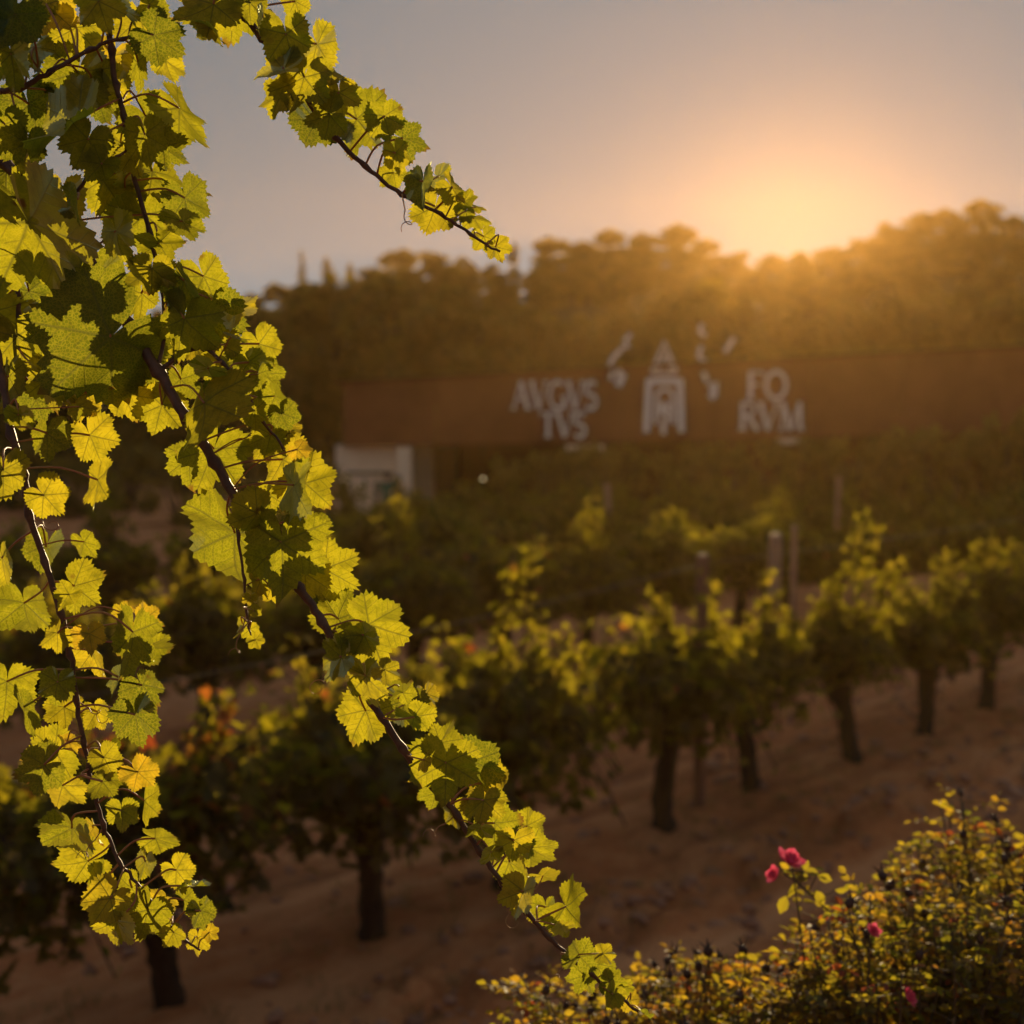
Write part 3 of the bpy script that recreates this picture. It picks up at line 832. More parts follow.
m = MB(); m.box((pxx(482), BY + 1.0, pz(482, 478)), (.06, .06, .28)); 
# hanging lamp under the roof
lamp = empty('pendant_lamp', (pxx(482), BY + 1.0, pz(482, 482)))
tag(lamp, 'small glowing lamp under the roof right of the pale wall', 'lamp')
m = MB(); rr = random.Random(1); m.blob((0, 0, 0), .04, rr, 0, 10, 6); obj('bulb', m.mesh('bulb', M['glow'], True), lamp)
m = MB(); m.tube([(0, 0, .06), (0, 0, .12), (0, 0, 1.1)], [.04, .012, .012], 6); obj('cord', m.mesh('cord', M['dark']), lamp)

# ---- lettering: serif capitals built from strokes, cap height 1
def arc(cx, cy, rx, ry, a0, a1, n=12):
    return [(cx + rx * math.cos(R(a0 + (a1 - a0) * i / n)), cy + ry * math.sin(R(a0 + (a1 - a0) * i / n))) for i in range(n + 1)]
TH, TN = .17, .07
GL = {
 'A': (.86, [([(.06, 0), (.43, 1)], TN), ([(.43, 1), (.80, 0)], TH), ([(.2, .36), (.66, .36)], TN), ([(-.04, .03), (.2, .03)], TN), ([(.64, .03), (.96, .03)], TN)]),
 'V': (.86, [([(.06, 1), (.43, 0)], TH), ([(.43, 0), (.80, 1)], TN), ([(-.06, .97), (.24, .97)], TN), ([(.64, .97), (.92, .97)], TN)]),
 'M': (1.05, [([(.12, 0), (.16, 1)], TN), ([(.16, 1), (.52, 0)], TH), ([(.52, 0), (.88, 1)], TN), ([(.88, 1), (.94, 0)], TH), ([(0, .03), (.26, .03)], TN), ([(.8, .03), (1.08, .03)], TN)]),
 'R': (.82, [([(.16, 0), (.16, 1)], TH), ([(.16, .96)] + arc(.40, .74, .26, .22, 90, -90) + [(.16, .52)], .1), ([(.4, .52), (.82, 0)], TH), ([(0, .03), (.32, .03)], TN)]),
 'F': (.68, [([(.16, 0), (.16, 1)], TH), ([(.1, .96), (.64, .96), (.64, .8)], TN), ([(.16, .52), (.5, .52)], TN), ([(.02, .03), (.28, .03)], TN)]),
 'T': (.8, [([(.4, 0), (.4, 1)], TH), ([(.02, .82), (.02, .96), (.78, .96), (.78, .82)], TN), ([(.24, .03), (.56, .03)], TN)]),
 'O': (.9, [(arc(.45, .5, .38, .48, 0, 360, 20), .13)]),
 'G': (.88, [(arc(.46, .5, .38, .48, 50, 330, 18), .13), ([(.8, .02), (.8, .42)], TH), ([(.62, .44), (.92, .44)], TN)]),
 'S': (.62, [(arc(.30, .73, .24, .24, 30, 260, 12) + arc(.30, .26, .26, .25, 80, -150, 12), .14)]),
}
def stroke_poly(mb, pts, w, M_, depth):
    """extruded ribbon along a 2-D polyline; M_ maps (u,v) -> world xz"""
    n = len(pts); L = []
    for i, p in enumerate(pts):
        a = pts[max(0, i - 1)]; c = pts[min(n - 1, i + 1)]
        d = Vector((c[0] - a[0], c[1] - a[1])); d = d.normalized() if d.length else Vector((1, 0))
        nn = Vector((-d.y, d.x)) * w / 2
        L.append((Vector(p) + nn, Vector(p) - nn))
    n0 = len(mb.v)
    for (a, c) in L:
        for q, yy in ((a, 0), (c, 0), (c, depth), (a, depth)):
            x, z = M_(q); mb.v.append((x, BY - .10 + yy + mb.off, z))
    for i in range(n - 1):
        for k in range(4):
            a = n0 + i * 4 + k; c = n0 + i * 4 + (k + 1) % 4
            mb.face([a, c, c + 4, a + 4])
    mb.face([n0, n0 + 1, n0 + 2, n0 + 3][::-1]); e = n0 + (n - 1) * 4; mb.face([e, e + 1, e + 2, e + 3])
def word(mb, text, pxa, pxb, pya, pyb, overlap=0.0):
    tot = sum(GL[c][0] for c in text) - overlap * (len(text) - 1)
    xa, xb = pxx(pxa), pxx(pxb); za, zb = pz(pxa, pya), pz(pxa, pyb)
    u = 0
    for ci, ch in enumerate(text):
        wd, strokes = GL[ch]
        for si, (pts, w) in enumerate(strokes):
            mb.off = -.004 * ((ci * 5 + si) % 9)
            M_ = lambda q, u=u: (xa + (q[0] + u) / tot * (xb - xa), zb + q[1] * (za - zb))
            stroke_poly(mb, pts, w, M_, .05)
        u += wd - overlap
wd = MB(); wd.off = 0; word(wd, 'AVGVS', 512, 597, 381, 409, -.04); word(wd, 'TVS', 540, 586, 412, 437, -.02)
child('first_word', wd, M['letter'])
wd = MB(); wd.off = 0; word(wd, 'FO', 745, 786, 371, 399); word(wd, 'RVM', 738, 802, 402, 430, -.02)
child('second_word', wd, M['letter'])
em = MB(); em.off = 0
def S(pts, w=3.4, off=0):
    em.off = off
    M_ = lambda q: (pxx(q[0]), pz(660, q[1]))
    # constant width ribbon in pixel space
    stroke_poly(em, pts, w, M_, .05)
S([(646, 432), (648, 380)], 6, -.002); S([(681, 432), (679, 380)], 6, -.004); S([(646, 381), (681, 381)], 6, -.006)
S([(655, 424)] + [(664 + 8 * math.cos(R(a)), 398 + 9 * math.sin(R(a))) for a in range(180, 361, 20)] + [(673, 424)], 3.5, -.008)
S([(664, 402), (661, 410), (667, 416), (663, 424), (663, 434)], 4.5, -.010)
S([(658, 404), (670, 412)], 2.5, -.012); S([(670, 404), (658, 414)], 2.5, -.014)
child('emblem', em, M['letter'])
em = MB()
S([(651, 372), (663, 342), (675, 372)], 4, -.002); S([(657, 370), (664, 354), (670, 370)], 3, -.004); S([(652, 373), (674, 373)], 2.5, -.006)
# leaf-like flourishes either side, rising above the roof edge
child('emblem', em, M['letter'])
em = MB()
for fl in (((630, 334), (624, 340), (627, 346), (620, 348)), ((620, 350), (612, 358), (609, 366)), ((616, 370), (622, 376), (617, 386)), ((612, 372), (610, 380)),
           ((700, 324), (698, 332), (704, 336)), ((700, 346), (697, 356), (704, 362)), ((732, 338), (727, 346), (723, 352)), ((702, 372), (706, 382)), ((708, 388), (714, 384), (713, 394), (709, 398))):
    em = MB(); S(list(fl), 7 if fl[0] in ((616, 370), (708, 388)) else 4.2, -.004)
    child('flourish', em, M['letter'])
for px, pt in ((664, 350), (628, 340), (613, 362), (700, 330), (727, 345)):     # brackets carrying the pieces above the roof
    x = pxx(px); za = pz(px, pt + 4); zb_ = ftop(x) - .3
    sup = MB(); sup.box((x, BY - .035, (za + zb_) / 2), (.03, .03, za - zb_))
    child('bracket', sup, M['rust_dark'])

# person by the pale wall
per = empty('person', (pxx(388), BY - .5, H(pxx(388), BY - .5)))
tag(per, 'distant person in a green top and dark red trousers standing by the pale wall', 'person')
pb = MB(); rr = random.Random(2)
hpt = pz(388, 471) - per.location.z; k_ = 1.72 / 1.72
def skin_body():
    vs = [(0, 0, .95), (0, 0, 1.15), (0, 0, 1.38), (0, 0, 1.48), (0, 0, 1.56), (0, -.01, 1.66), (.09, 0, .92), (.10, -.01, .5), (.11, 0, .08), (.11, -.13, .04), (-.09, 0, .92), (-.10, .03, .5), (-.11, 0, .08), (-.11, -.13, .04),
          (.18, 0, 1.38), (.23, 0, 1.1), (.22, -.08, .86), (.22, -.10, .78), (-.18, 0, 1.38), (-.23, .02, 1.1), (-.20, -.14, .92), (-.17, -.2, .86)]
    es = [(0, 1), (1, 2), (2, 3), (3, 4), (4, 5), (0, 6), (6, 7), (7, 8), (8, 9), (0, 10), (10, 11), (11, 12), (12, 13), (2, 14), (14, 15), (15, 16), (16, 17), (2, 18), (18, 19), (19, 20), (20, 21)]
    rs = [.13, .12, .14, .055, .085, .09, .085, .055, .04, .035, .085, .055, .04, .035, .055, .042, .032, .028, .055, .042, .032, .028]
    me = bpy.data.meshes.new('body'); me.from_pydata(vs, es, []); me.update()
    o = obj('body', me, per)
    o.modifiers.new('skin', 'SKIN'); sub = o.modifiers.new('sub', 'SUBSURF'); sub.levels = 2; sub.render_levels = 2
    for v, r_ in zip(me.skin_vertices[0].data, rs): v.radius = (r_, r_)
    me.skin_vertices[0].data[0].use_root = True
    for k in ('skin', 'shirt', 'trousers'): me.materials.append(M[k])
    dg = bpy.context.evaluated_depsgraph_get(); ev = o.evaluated_get(dg)
    m2 = bpy.data.meshes.new_from_object(ev); o.modifiers.clear(); o.data = m2
    m2.materials.clear()
    for k in ('skin', 'shirt', 'trousers'): m2.materials.append(M[k])
    for p in m2.polygons:
        z = p.center.z; p.material_index = 1 if (.92 < z < 1.46 and not (abs(p.center.x) > .15 and z < 1.08)) else (2 if (z <= .92 and abs(p.center.x) < .175 and z > .09) else 0)
        p.use_smooth = True
skin_body()
m = MB(); m.blob((0, .015, 1.64), (.10, .11, .115), rr, .04, 12, 8); obj('hair', m.mesh('hair', M['hair'], True), per)

# ------------------------------------------------------------------ overhanging grapevine in the foreground
LEAFPTS = [(0, .98), (13, .89), (25, .68), (30, .68), (40, .84), (52, .93), (66, .86), (80, .70), (88, .69), (100, .80), (112, .80), (130, .72), (150, .66), (166, .50), (176, .26), (180, .08)]
SEG = 84
def big_leaf(mb, origin, r_, M3, tint, rl):
    fold = rl.uniform(-.15, .60); curl = rl.uniform(-.7, .35); wave = rl.uniform(.05, .17); ph = rl.uniform(0, 6.28); ruf = rl.uniform(.01, .06)
    sideb = rl.uniform(-.25, .25); narrow = rl.uniform(.86, 1.08); asym = rl.uniform(-.08, .08)
    lob = rl.uniform(.45, 1.15); ta = [rl.uniform(.3, 1.5) for _ in range(SEG)]
    n0 = len(mb.v); uvs = []
    fr = (.0, .22, .45, .68, .86, 1.0)
    def radius(th):
        a = abs(th)
        q = lerp_list(LEAFPTS, a)
        q = .76 + (q - .76) * lob if a < 150 else q
        return q * (1 + asym * (1 if th > 0 else -1))
    def deform(x, y):
        rr = math.hypot(x, y); th = math.atan2(x, y)
        z = fold * (math.sqrt(x * x + .012) - .11) * .9 + curl * y * abs(y) * .55 + sideb * x * rr * .4 + wave * math.sin(5 * th + ph) * rr * rr
        z += ruf * math.sin(13 * th + ph * 2) * rr ** 4
        z += .035 * math.cos(th * 360 / 56 * 1.0) * rr * (1 - rr * .5)
        z += .05 * noise.noise(Vector((x * 2.2 + ph * 3, y * 2.2, ph)))
        return Vector((x * narrow, y, z))
    mb.v.append(origin + M3 @ (deform(0, 0) * r_)); uvs.append((0, 0))
    for k, f in enumerate(fr[1:]):
        for i in range(SEG):
            th = -180 + 360 * i / SEG
            q = radius(th) * f
            if k == len(fr) - 2 and abs(th) < 168:
                q *= 1 + (.06 * ta[i] if i % 2 else -.035 * ta[i]) + (.05 if i % 8 == 1 else 0)
            if k == len(fr) - 3: q *= 1.0 + (.0)
            x, y = q * math.sin(R(th)), q * math.cos(R(th))
            uvs.append((x, y)); mb.v.append(origin + M3 @ (deform(x, y) * r_))
    for i in range(SEG):
        j = (i + 1) % SEG
        a, c = 1 + i, 1 + j
        if i == SEG - 1: continue         # open sinus at the stalk
        mb.face([n0, n0 + a, n0 + c], tint, (uvs[0], uvs[a], uvs[c]))
        for k in range(len(fr) - 2):
            a, c = 1 + k * SEG + i, 1 + k * SEG + j
            q = [a, a + SEG, c + SEG, c]
            mb.face([n0 + t for t in q], tint, [uvs[t] for t in q])

vine = empty('overhanging_grapevine', (-1.15, 1.95, H(-1.15, 1.95)))
tag(vine, 'sunlit grapevine with long leafy shoots hanging down over the left of the view', 'grapevine')
VO = Vector(vine.location)
def hang_shoot(label, cane, leaves, seed, r0=.0052, r1=.0016, grow=1.0, name='shoot'):
    """cane: (px, py, Y); leaves: (px, py, size px, tip angle[, turn, dY])"""
    rl = random.Random(seed)
    pts = smooth_path([P(a, b_, Y) for a, b_, Y in cane], 6)
    L = len(pts); m = MB()
    rad = []
    for i in range(L):
        q = r0 + (r1 - r0) * i / (L - 1)
        if i % 6 == 0 and 0 < i < L - 1: q *= 1.45      # swollen nodes
        rad.append(q)
    pts2 = [p + Vector((rl.gauss(0, .0007), rl.gauss(0, .0007), rl.gauss(0, .0007))) - VO for p in pts]
    m.tube(pts2, rad, 9, rough=.06, rnd=rl)
    sh = obj(name, m.mesh(name, M['cane'], True), vine)
    if label: sh['label'] = label
    fo = MB(); pe = MB()
    flip = 0
    for lf in leaves:
        px, py, s, ang = lf[:4]
        s *= grow
        turn = lf[4] + rl.gauss(0, 14) if len(lf) > 4 and lf[4] is not None else rl.gauss(0, 32)
        dy = lf[5] if len(lf) > 5 else rl.uniform(-.07, .09)
        # nearest cane point gives the depth
        near_ = min(pts, key=lambda p: (project(p)[0] - px) ** 2 + (project(p)[1] - py) ** 2)
        Y = near_.y + dy
        r_ = s / 1.42 * Y / F
        a = R(ang + rl.uniform(-12, 12))
        right = Vector((1, 0, 0)); upv = Vector((0, sp, cp)); back = Vector((0, -cp, sp))
        tip = right * math.cos(a) - upv * math.sin(a)
        side = back.cross(tip) * -1
        B = Matrix((side, tip, back)).transposed()
        flipm = Matrix.Rotation(math.pi, 3, 'Y') if rl.random() < .45 else Matrix.Identity(3)
        M3 = B @ Matrix.Rotation(R(turn), 3, 'Y') @ Matrix.Rotation(R(rl.gauss(-10, 22)), 3, 'X') @ flipm
        c0 = P(px, py, Y)
        org = c0 - tip * r_ * .22
        tint = min(1, max(0, rl.gauss(.42, .24) + (.25 if s < 30 else 0)))
        big_leaf(fo, org - VO, r_, M3, tint, rl)
        # stalk to the cane
        tgt = min(pts, key=lambda p: (p - org).length)
        i0 = pts.index(tgt); i0 = max(0, i0 - int(min(4, r_ * 60))); tgt = pts[i0]
        mid = (org + tgt) / 2 + Vector((rl.gauss(0, .006), rl.gauss(0, .006), abs(rl.gauss(.006, .006))))
        pp = smooth_path([tgt, mid, org], 4)
        pe.tube([p - VO for p in pp], [.0013 if s > 30 else .0009] * len(pp), 6)
    split = len(fo.f); n = len(fo.v)
    fo.v += pe.v
    for f in pe.f: fo.face([n + k for k in f])
    obj('foliage', fo.mesh('foliage', M['hang_leaf'], True, M['petiole'], split), sh)
    return sh

D = None
# main diagonal shoot
main_cane = [(-60, 95, 1.86), (0, 158, 1.84), (40, 200, 1.82), (80, 245, 1.80), (103, 285, 1.79), (130, 325, 1.78), (158, 372, 1.77), (188, 420, 1.76), (215, 462, 1.76), (240, 505, 1.75), (270, 550, 1.75), (300, 588, 1.75), (322, 622, 1.75), (345, 662, 1.75), (372, 702, 1.75), (402, 748, 1.75), (432, 786, 1.75), (456, 815, 1.75), (480, 852, 1.75), (503, 884, 1.75), (527, 912, 1.75), (549, 938, 1.75), (570, 957, 1.75), (592, 975, 1.75), (618, 996, 1.75), (638, 1012, 1.75)]
main_leaves = [
 (35, 240, 125, 80, 5, -.05), (95, 350, 130, 150, 8, -.05), (98, 285, 62, 85, 5, .06), (145, 225, 66, 85, 5, .05), (118, 238, 46, 70), (152, 275, 42, 90), (62, 322, 50, 95, None, .05),
 (160, 412, 46, 100, 10), (210, 415, 88, 55, 15, -.06), (210, 458, 66, 100, -15, .03), (190, 465, 44, 95, 45), (230, 548, 104, 105, 4, .03), (250, 515, 48, 170, None, -.04),
 (285, 468, 58, 70, 10, .05), (312, 490, 64, 55, 8, .03), (292, 495, 66, 110, 30, -.05), (308, 530, 42, 90, None, .02), (282, 555, 84, 100, 20, -.05), (305, 580, 48, 100, None, .03), (332, 573, 58, 20, 20),
 (262, 585, 30, 70), (270, 500, 34, 80), (268, 425, 40, 100, None, .05), (284, 438, 30, 60), (300, 452, 24, 40), (262, 450, 30, 120),
 (342, 612, 50, 290, 20), (378, 628, 66, 20, 12, .03), (366, 640, 36, 60, 35, -.03), (335, 658, 40, 180, None, -.03), (366, 684, 52, 80, 10, -.04), (362, 718, 54, 110, 8, .03), (352, 640, 34, 100), (388, 672, 26, 30),
 (402, 708, 50, 100, 10, .03), (417, 722, 38, 70, 35, -.02), (428, 698, 28, 60), (405, 690, 24, 300), (443, 738, 38, 300, 20), (446, 772, 62, 95, 12, -.04), (480, 765, 62, 15, 12, .03), (494, 788, 52, 30, 10, .04), (484, 806, 38, 80, 20, -.04),
 (436, 797, 30, 110), (455, 815, 32, 100), (422, 762, 22, 140), (500, 828, 48, 40, 10), (532, 828, 36, 20), (536, 852, 46, 40, 8, .03), (514, 846, 38, 95, None, -.03), (480, 832, 26, 100), (490, 856, 28, 95), (512, 868, 46, 75, 20), (522, 898, 44, 95, 35, -.03),
 (545, 880, 30, 70), (572, 912, 56, 40, 5, .02), (546, 912, 32, 90, 30), (560, 930, 24, 110), (582, 952, 36, 300, 5), (598, 968, 34, 55, 5), (583, 980, 30, 110, 5), (606, 954, 22, 10), (614, 982, 28, 15), (612, 998, 28, 110), (632, 1003, 24, 60), (626, 988, 18, 20), (645, 1016, 16, 60)]
hang_shoot('long main shoot running diagonally to the bottom centre', main_cane, main_leaves, 71, .0078, .0018, 1.0)
# left hanging shoot
left_cane = [(-40, 210, 1.78), (-15, 300, 1.76), (2, 380, 1.74), (12, 435, 1.73), (24, 475, 1.73), (29, 515, 1.73), (45, 562, 1.73), (60, 612, 1.73), (71, 655, 1.73), (76, 700, 1.73), (84, 742, 1.73), (92, 782, 1.73), (103, 825, 1.73), (120, 862, 1.73), (145, 893, 1.73), (165, 920, 1.73), (185, 940, 1.73), (200, 950, 1.73)]
left_leaves = [
 (18, 420, 30, 95), (48, 440, 42, 80, 8), (5, 478, 48, 90, 8), (93, 442, 46, 75, 8), (82, 410, 26, 60), (99, 488, 50, 80, 58, -.03), (48, 500, 40, 55, 5), (45, 553, 40, 90, 20), (86, 546, 28, 60), (80, 590, 44, 45, 5), (67, 598, 26, 130), (2, 565, 44, 85, 8),
 (24, 612, 56, 85, 5), (6, 690, 54, 95, 8), (24, 715, 50, 85, 35), (54, 636, 30, 130), (93, 658, 40, 85, 35), (90, 638, 28, 80), (132, 642, 62, 95, 50, -.03), (152, 650, 42, 30, 12), (146, 690, 38, 60, 10), (118, 682, 30, 95, 50), (136, 722, 46, 75, 40), (123, 610, 18, 280), (148, 622, 28, 15),
 (57, 688, 36, 100), (65, 712, 32, 90), (98, 716, 30, 60), (47, 752, 48, 160, 8), (68, 745, 24, 90, 40), (110, 754, 26, 80), (38, 768, 44, 165, 12), (60, 792, 46, 105, 5), (106, 762, 32, 70), (102, 786, 30, 100), (141, 776, 34, 60, 20), (147, 806, 38, 75, 45), (122, 815, 30, 80, 5),
 (70, 836, 52, 110, 12), (93, 832, 28, 100, 40), (80, 862, 52, 165, 10), (94, 886, 40, 155, 10), (160, 842, 38, 40, 10), (145, 866, 30, 100, 40), (106, 904, 46, 130, 8), (115, 928, 42, 100, 8), (146, 916, 44, 105, 10), (150, 932, 36, 120), (180, 874, 34, 50), (194, 890, 30, 45), (185, 905, 32, 85, 35), (203, 915, 30, 60), (170, 912, 18, 280),
 (198, 942, 24, 75), (175, 936, 24, 60), (211, 934, 16, 30), (162, 902, 26, 120), (128, 890, 30, 140)]
hang_shoot('shorter reddish shoot hanging at the far left', left_cane, left_leaves, 72, .0050, .0013, 1.06)
# upper right shoot
up_cane = [(130, -90, 1.86), (190, -45, 1.84), (235, 5, 1.82), (262, 38, 1.81), (288, 70, 1.80), (312, 105, 1.80), (336, 137, 1.80), (365, 166, 1.80), (402, 194, 1.80), (440, 214, 1.80), (470, 234, 1.80), (500, 252, 1.80)]
up_leaves = [
 (205, 8, 58, 165, 15, -.05), (232, 16, 52, 110, 8, .03), (208, 34, 32, 105, 30, -.04), (250, 8, 34, 90), (296, 6, 30, 70), (288, 42, 50, 80, 12, -.05), (322, 50, 50, 50, 12, .02), (282, 45, 26, 140), (276, 68, 46, 180, 15, -.05), (274, 96, 42, 170, 15, -.04), (302, 86, 58, 100, 10, -.05), (336, 74, 38, 60),
 (312, 128, 52, 105, 8, .04), (324, 116, 38, 165, None, -.05), (340, 98, 34, 90, 35, -.04), (366, 120, 58, 15, 12, .02), (356, 142, 32, 70), (386, 122, 38, 85, 25, -.04), (408, 140, 36, 20, 10), (396, 158, 32, 80, 55, -.03), (391, 176, 26, 120), (422, 188, 42, 90, 45, -.04), (433, 214, 50, 105, 10, .02), (443, 178, 30, 20), (456, 190, 32, 45, None, -.03), (468, 202, 24, 20), (476, 222, 28, 50), (485, 240, 24, 60), (497, 250, 22, 75), (464, 214, 20, 120), (478, 208, 16, 10), (262, 22, 28, 110)]
hang_shoot('upper shoot reaching out to the right against the sky', up_cane, up_leaves, 73, .0052, .0014, 1.02)
# shoots in the leafy mass at top left
tl_cane = [(-60, 100, 1.76), (-10, 93, 1.76), (20, 88, 1.76), (50, 72, 1.76), (90, 50, 1.77), (122, 38, 1.78), (160, 34, 1.79)]
tl_leaves = [(45, 12, 50, 90, 8, .04), (12, 22, 54, 120), (75, 36, 54, 90, 6, .05), (100, 8, 44, 85, 15, -.05), (122, 12, 42, 60), (143, 26, 54, 80, 8, .04), (160, 40, 50, 30, 20, -.05), (136, 68, 40, 100), (165, 66, 38, 85), (75, 82, 64, 100, 8, .05), (95, 98, 54, 90, 8, .06), (30, 112, 54, 80, 8, .05), (10, 62, 54, 100, 20, -.04), (5, 132, 48, 100, None, -.04), (30, 52, 40, 130), (118, 88, 38, 60, 10, .06), (60, 12, 46, 70, 5, .09), (155, 6, 36, 20), (28, 150, 44, 95), (-10, 30, 60, 90), (50, 100, 40, 120, None, .08), (110, 62, 44, 100, 5, .08)]
hang_shoot('thin side shoot crossing the top left corner', tl_cane, tl_leaves, 74, .0042, .0016)
tm_cane = [(95, -60, 1.80), (106, -5, 1.80), (111, 50, 1.80), (116, 85, 1.80), (124, 115, 1.80), (134, 170, 1.80), (150, 235, 1.80), (163, 290, 1.79), (164, 335, 1.78), (156, 372, 1.77)]
tm_leaves = [(182, 118, 62, 75, 52, -.02), (60, 124, 82, 175, 25, -.05), (150, 124, 52, 60, 8, .04), (146, 142, 44, 80, 15, -.04), (85, 146, 44, 120), (150, 180, 56, 100, 6, .04), (186, 206, 48, 75, 15, -.02), (100, 188, 50, 110, 6, .05), (182, 228, 40, 100), (186, 288, 46, 75, 15, -.04), (207, 284, 50, 60, 8, .03), (212, 318, 50, 100, 6, .02), (236, 316, 44, 80, 15), (181, 328, 60, 100, 20, -.04), (128, 205, 48, 80, 5, .07), (160, 250, 40, 70), (130, 180, 44, 60, None, .07), (142, 300, 40, 80, None, .05), (168, 150, 36, 40), (194, 192, 30, 30), (150, 345, 40, 120, None, .05), (120, 150, 44, 100, 5, .08)]
hang_shoot('shoot dropping through the leafy mass at top left', tm_cane, tm_leaves, 75, .0040, .0022, 1.08)
sb_cane = [(158, 372, 1.77), (185, 352, 1.77), (205, 348, 1.77), (222, 362, 1.76), (245, 390, 1.76), (262, 420, 1.76), (285, 450, 1.76)]
sb_leaves = [(222, 350, 38, 85, 5, .02), (220, 372, 36, 95, 5, .02), (262, 350, 44, 55, 10), (250, 368, 38, 80, 8, .03), (237, 338, 28, 40), (268, 378, 34, 60), (245, 392, 36, 90, 5, .03), (262, 398, 32, 70), (230, 398, 34, 110, 5, .04), (277, 400, 30, 60, 35), (205, 372, 32, 120), (196, 352, 34, 90), (242, 412, 34, 100, None, .03), (283, 418, 30, 75), (255, 415, 30, 80, 40, -.03), (218, 338, 30, 60), (180, 385, 38, 110, None, .05), (270, 440, 36, 90, 8, .03), (292, 430, 22, 40), (256, 378, 30, 120, 40, -.03), (212, 395, 34, 90, 40, -.02)]
hang_shoot('short bushy side shoot left of the building corner', sb_cane, sb_leaves, 76, .0032, .0014)
lm_cane = [(-60, 150, 1.86), (-20, 200, 1.86), (10, 260, 1.86), (20, 320, 1.85), (10, 390, 1.84)]
lm_leaves = [(8, 180, 56, 95), (30, 300, 56, 90, 5), (5, 250, 60, 90), (18, 345, 54, 95, 5), (8, 385, 54, 90), (50, 385, 54, 100, None, -.04), (45, 355, 54, 80), (70, 385, 50, 95), (125, 400, 46, 80, 20, -.06), (15, 320, 50, 110), (60, 205, 54, 100, 10), (75, 265, 30, 100), (-5, 320, 60, 90), (85, 400, 44, 110, 15), (38, 405, 40, 80), (110, 385, 50, 70, 15), (140, 375, 44, 95), (20, 205, 50, 60, None, -.05)]
hang_shoot('shaded shoot at the left edge', lm_cane, lm_leaves, 77, .0045, .0022)
tw_cane = [(236, 502, 1.75), (238, 535, 1.74), (244, 580, 1.74), (247, 612, 1.74), (252, 640, 1.74)]
tw_leaves = [(240, 624, 16, 170), (250, 632, 18, 90), (256, 642, 16, 60), (238, 634, 12, 120), (256, 612, 14, 40), (272, 592, 22, 60), (250, 600, 16, 100)]
hang_shoot('thin drooping tendril shoot with tiny leaves', tw_cane, tw_leaves, 78, .0022, .0009)
tw2 = [(72, 200, 1.76), (90, 176, 1.76), (112, 160, 1.77), (130, 148, 1.78)]
hang_shoot('small side twig in the top left leaves', tw2, [(75, 205, 40, 110), (98, 168, 36, 120), (135, 160, 36, 70)], 79, .0026, .0014)
# old wood outside the frame that carries the shoots
aw = MB(); rr = random.Random(9)
armp = smooth_path([VO + Vector((0, 0, -.05)), VO + Vector((.02, 0, .6)), VO + Vector((-.05, .02, 1.3)), VO + Vector((0, -.03, 2.0)), P(-60, 95, 1.86), P(-20, -40, 1.85), P(60, -110, 1.84), P(140, -100, 1.86)], 5)
aw.tube([p - VO for p in armp], [.03 - .02 * i / len(armp) for i in range(len(armp))], 9, rough=.12, rnd=rr)
o = obj('old_arm', aw.mesh('old_arm', M['bark'], True), vine); o['label'] = 'gnarled old wood carrying the shoots'
for a, b_ in ((P(-20, -40, 1.85), P(95, -60, 1.80)), (P(-60, 95, 1.86), P(-60, 100, 1.76)), (P(-60, 95, 1.86), P(-40, 210, 1.78)), (P(-60, 95, 1.86), P(-60, 150, 1.86)), (P(140, -100, 1.86), P(130, -90, 1.86))):
    m = MB(); m.tube([a - VO, (a + b_) / 2 - VO, b_ - VO], [.006, .005, .0045], 7); obj('spur', m.mesh('spur', M['bark'], True), vine)
# curly tendrils
rl = random.Random(3)
for px, py, dx, dy, turns, l_ in ((247, 612, -12, 40, 1.5, 1), (345, 662, -30, 22, 2.0, 1), (456, 815, -26, 18, 1.5, 1), (76, 700, 26, 14, 2.2, 1), (105, 825, -22, 30, 1.5, 1), (503, 884, 8, 34, 2.0, 1), (402, 194, 6, 30, 1.6, 1), (29, 515, 24, 10, 1.4, 1), (570, 957, -16, 22, 2, 1)):
    a = P(px, py, 1.75); e = P(px + dx, py + dy, 1.72); pts = [a]
    for k in range(1, 31):
        t = k / 30; c = a.lerp(e, min(1, t * 1.25)) + Vector((0, 0, -.004 * t)); w = .0065 * max(0, t - .35) * 2
        an = turns * 6.283 * max(0, t - .3) / .7
        pts.append(c + Vector((math.cos(an) * w, math.sin(an) * w * .6, math.sin(an) * w)))
    m = MB(); m.tube([p - VO for p in pts], [.0009 - .0005 * k / 31 for k in range(31)], 5)
    obj('tendril', m.mesh('tendril', M['petiole'], True), vine)

# ------------------------------------------------------------------ rose bushes
def rose_leaflet(mb, c, s, M3, tint):
    n = len(mb.v)
    for p in ((0, 0, 0), (.26, .3, .06), (.28, .62, .04), (0, 1, -.08), (-.28, .62, .04), (-.26, .3, .06), (0, .5, -.03)):
        mb.v.append(c + M3 @ (Vector(p) * s))
    for q in ((0, 1, 6), (1, 2, 6), (2, 3, 6), (3, 4, 6), (4, 5, 6), (5, 0, 6)): mb.face([n + k for k in q], tint)
def hip_mesh():
    m = MB(); r = random.Random(4)
    m.blob((0, 0, .006), (.0065, .0065, .008), r, .08, 8, 6)
    for k in range(5):
        a = k * 1.257; d = Vector((math.cos(a), math.sin(a), 0)); s_ = Vector((-d.y, d.x, 0)) * .0022
        n = len(m.v); b0 = Vector((0, 0, .012))
        m.v += [b0 + d * .003 - s_, b0 + d * .003 + s_, b0 + d * .012 + Vector((0, 0, .009))]
        m.face([n, n + 1, n + 2])
    return m.mesh('rose_hip', M['hip'], True)
HIP = hip_mesh()
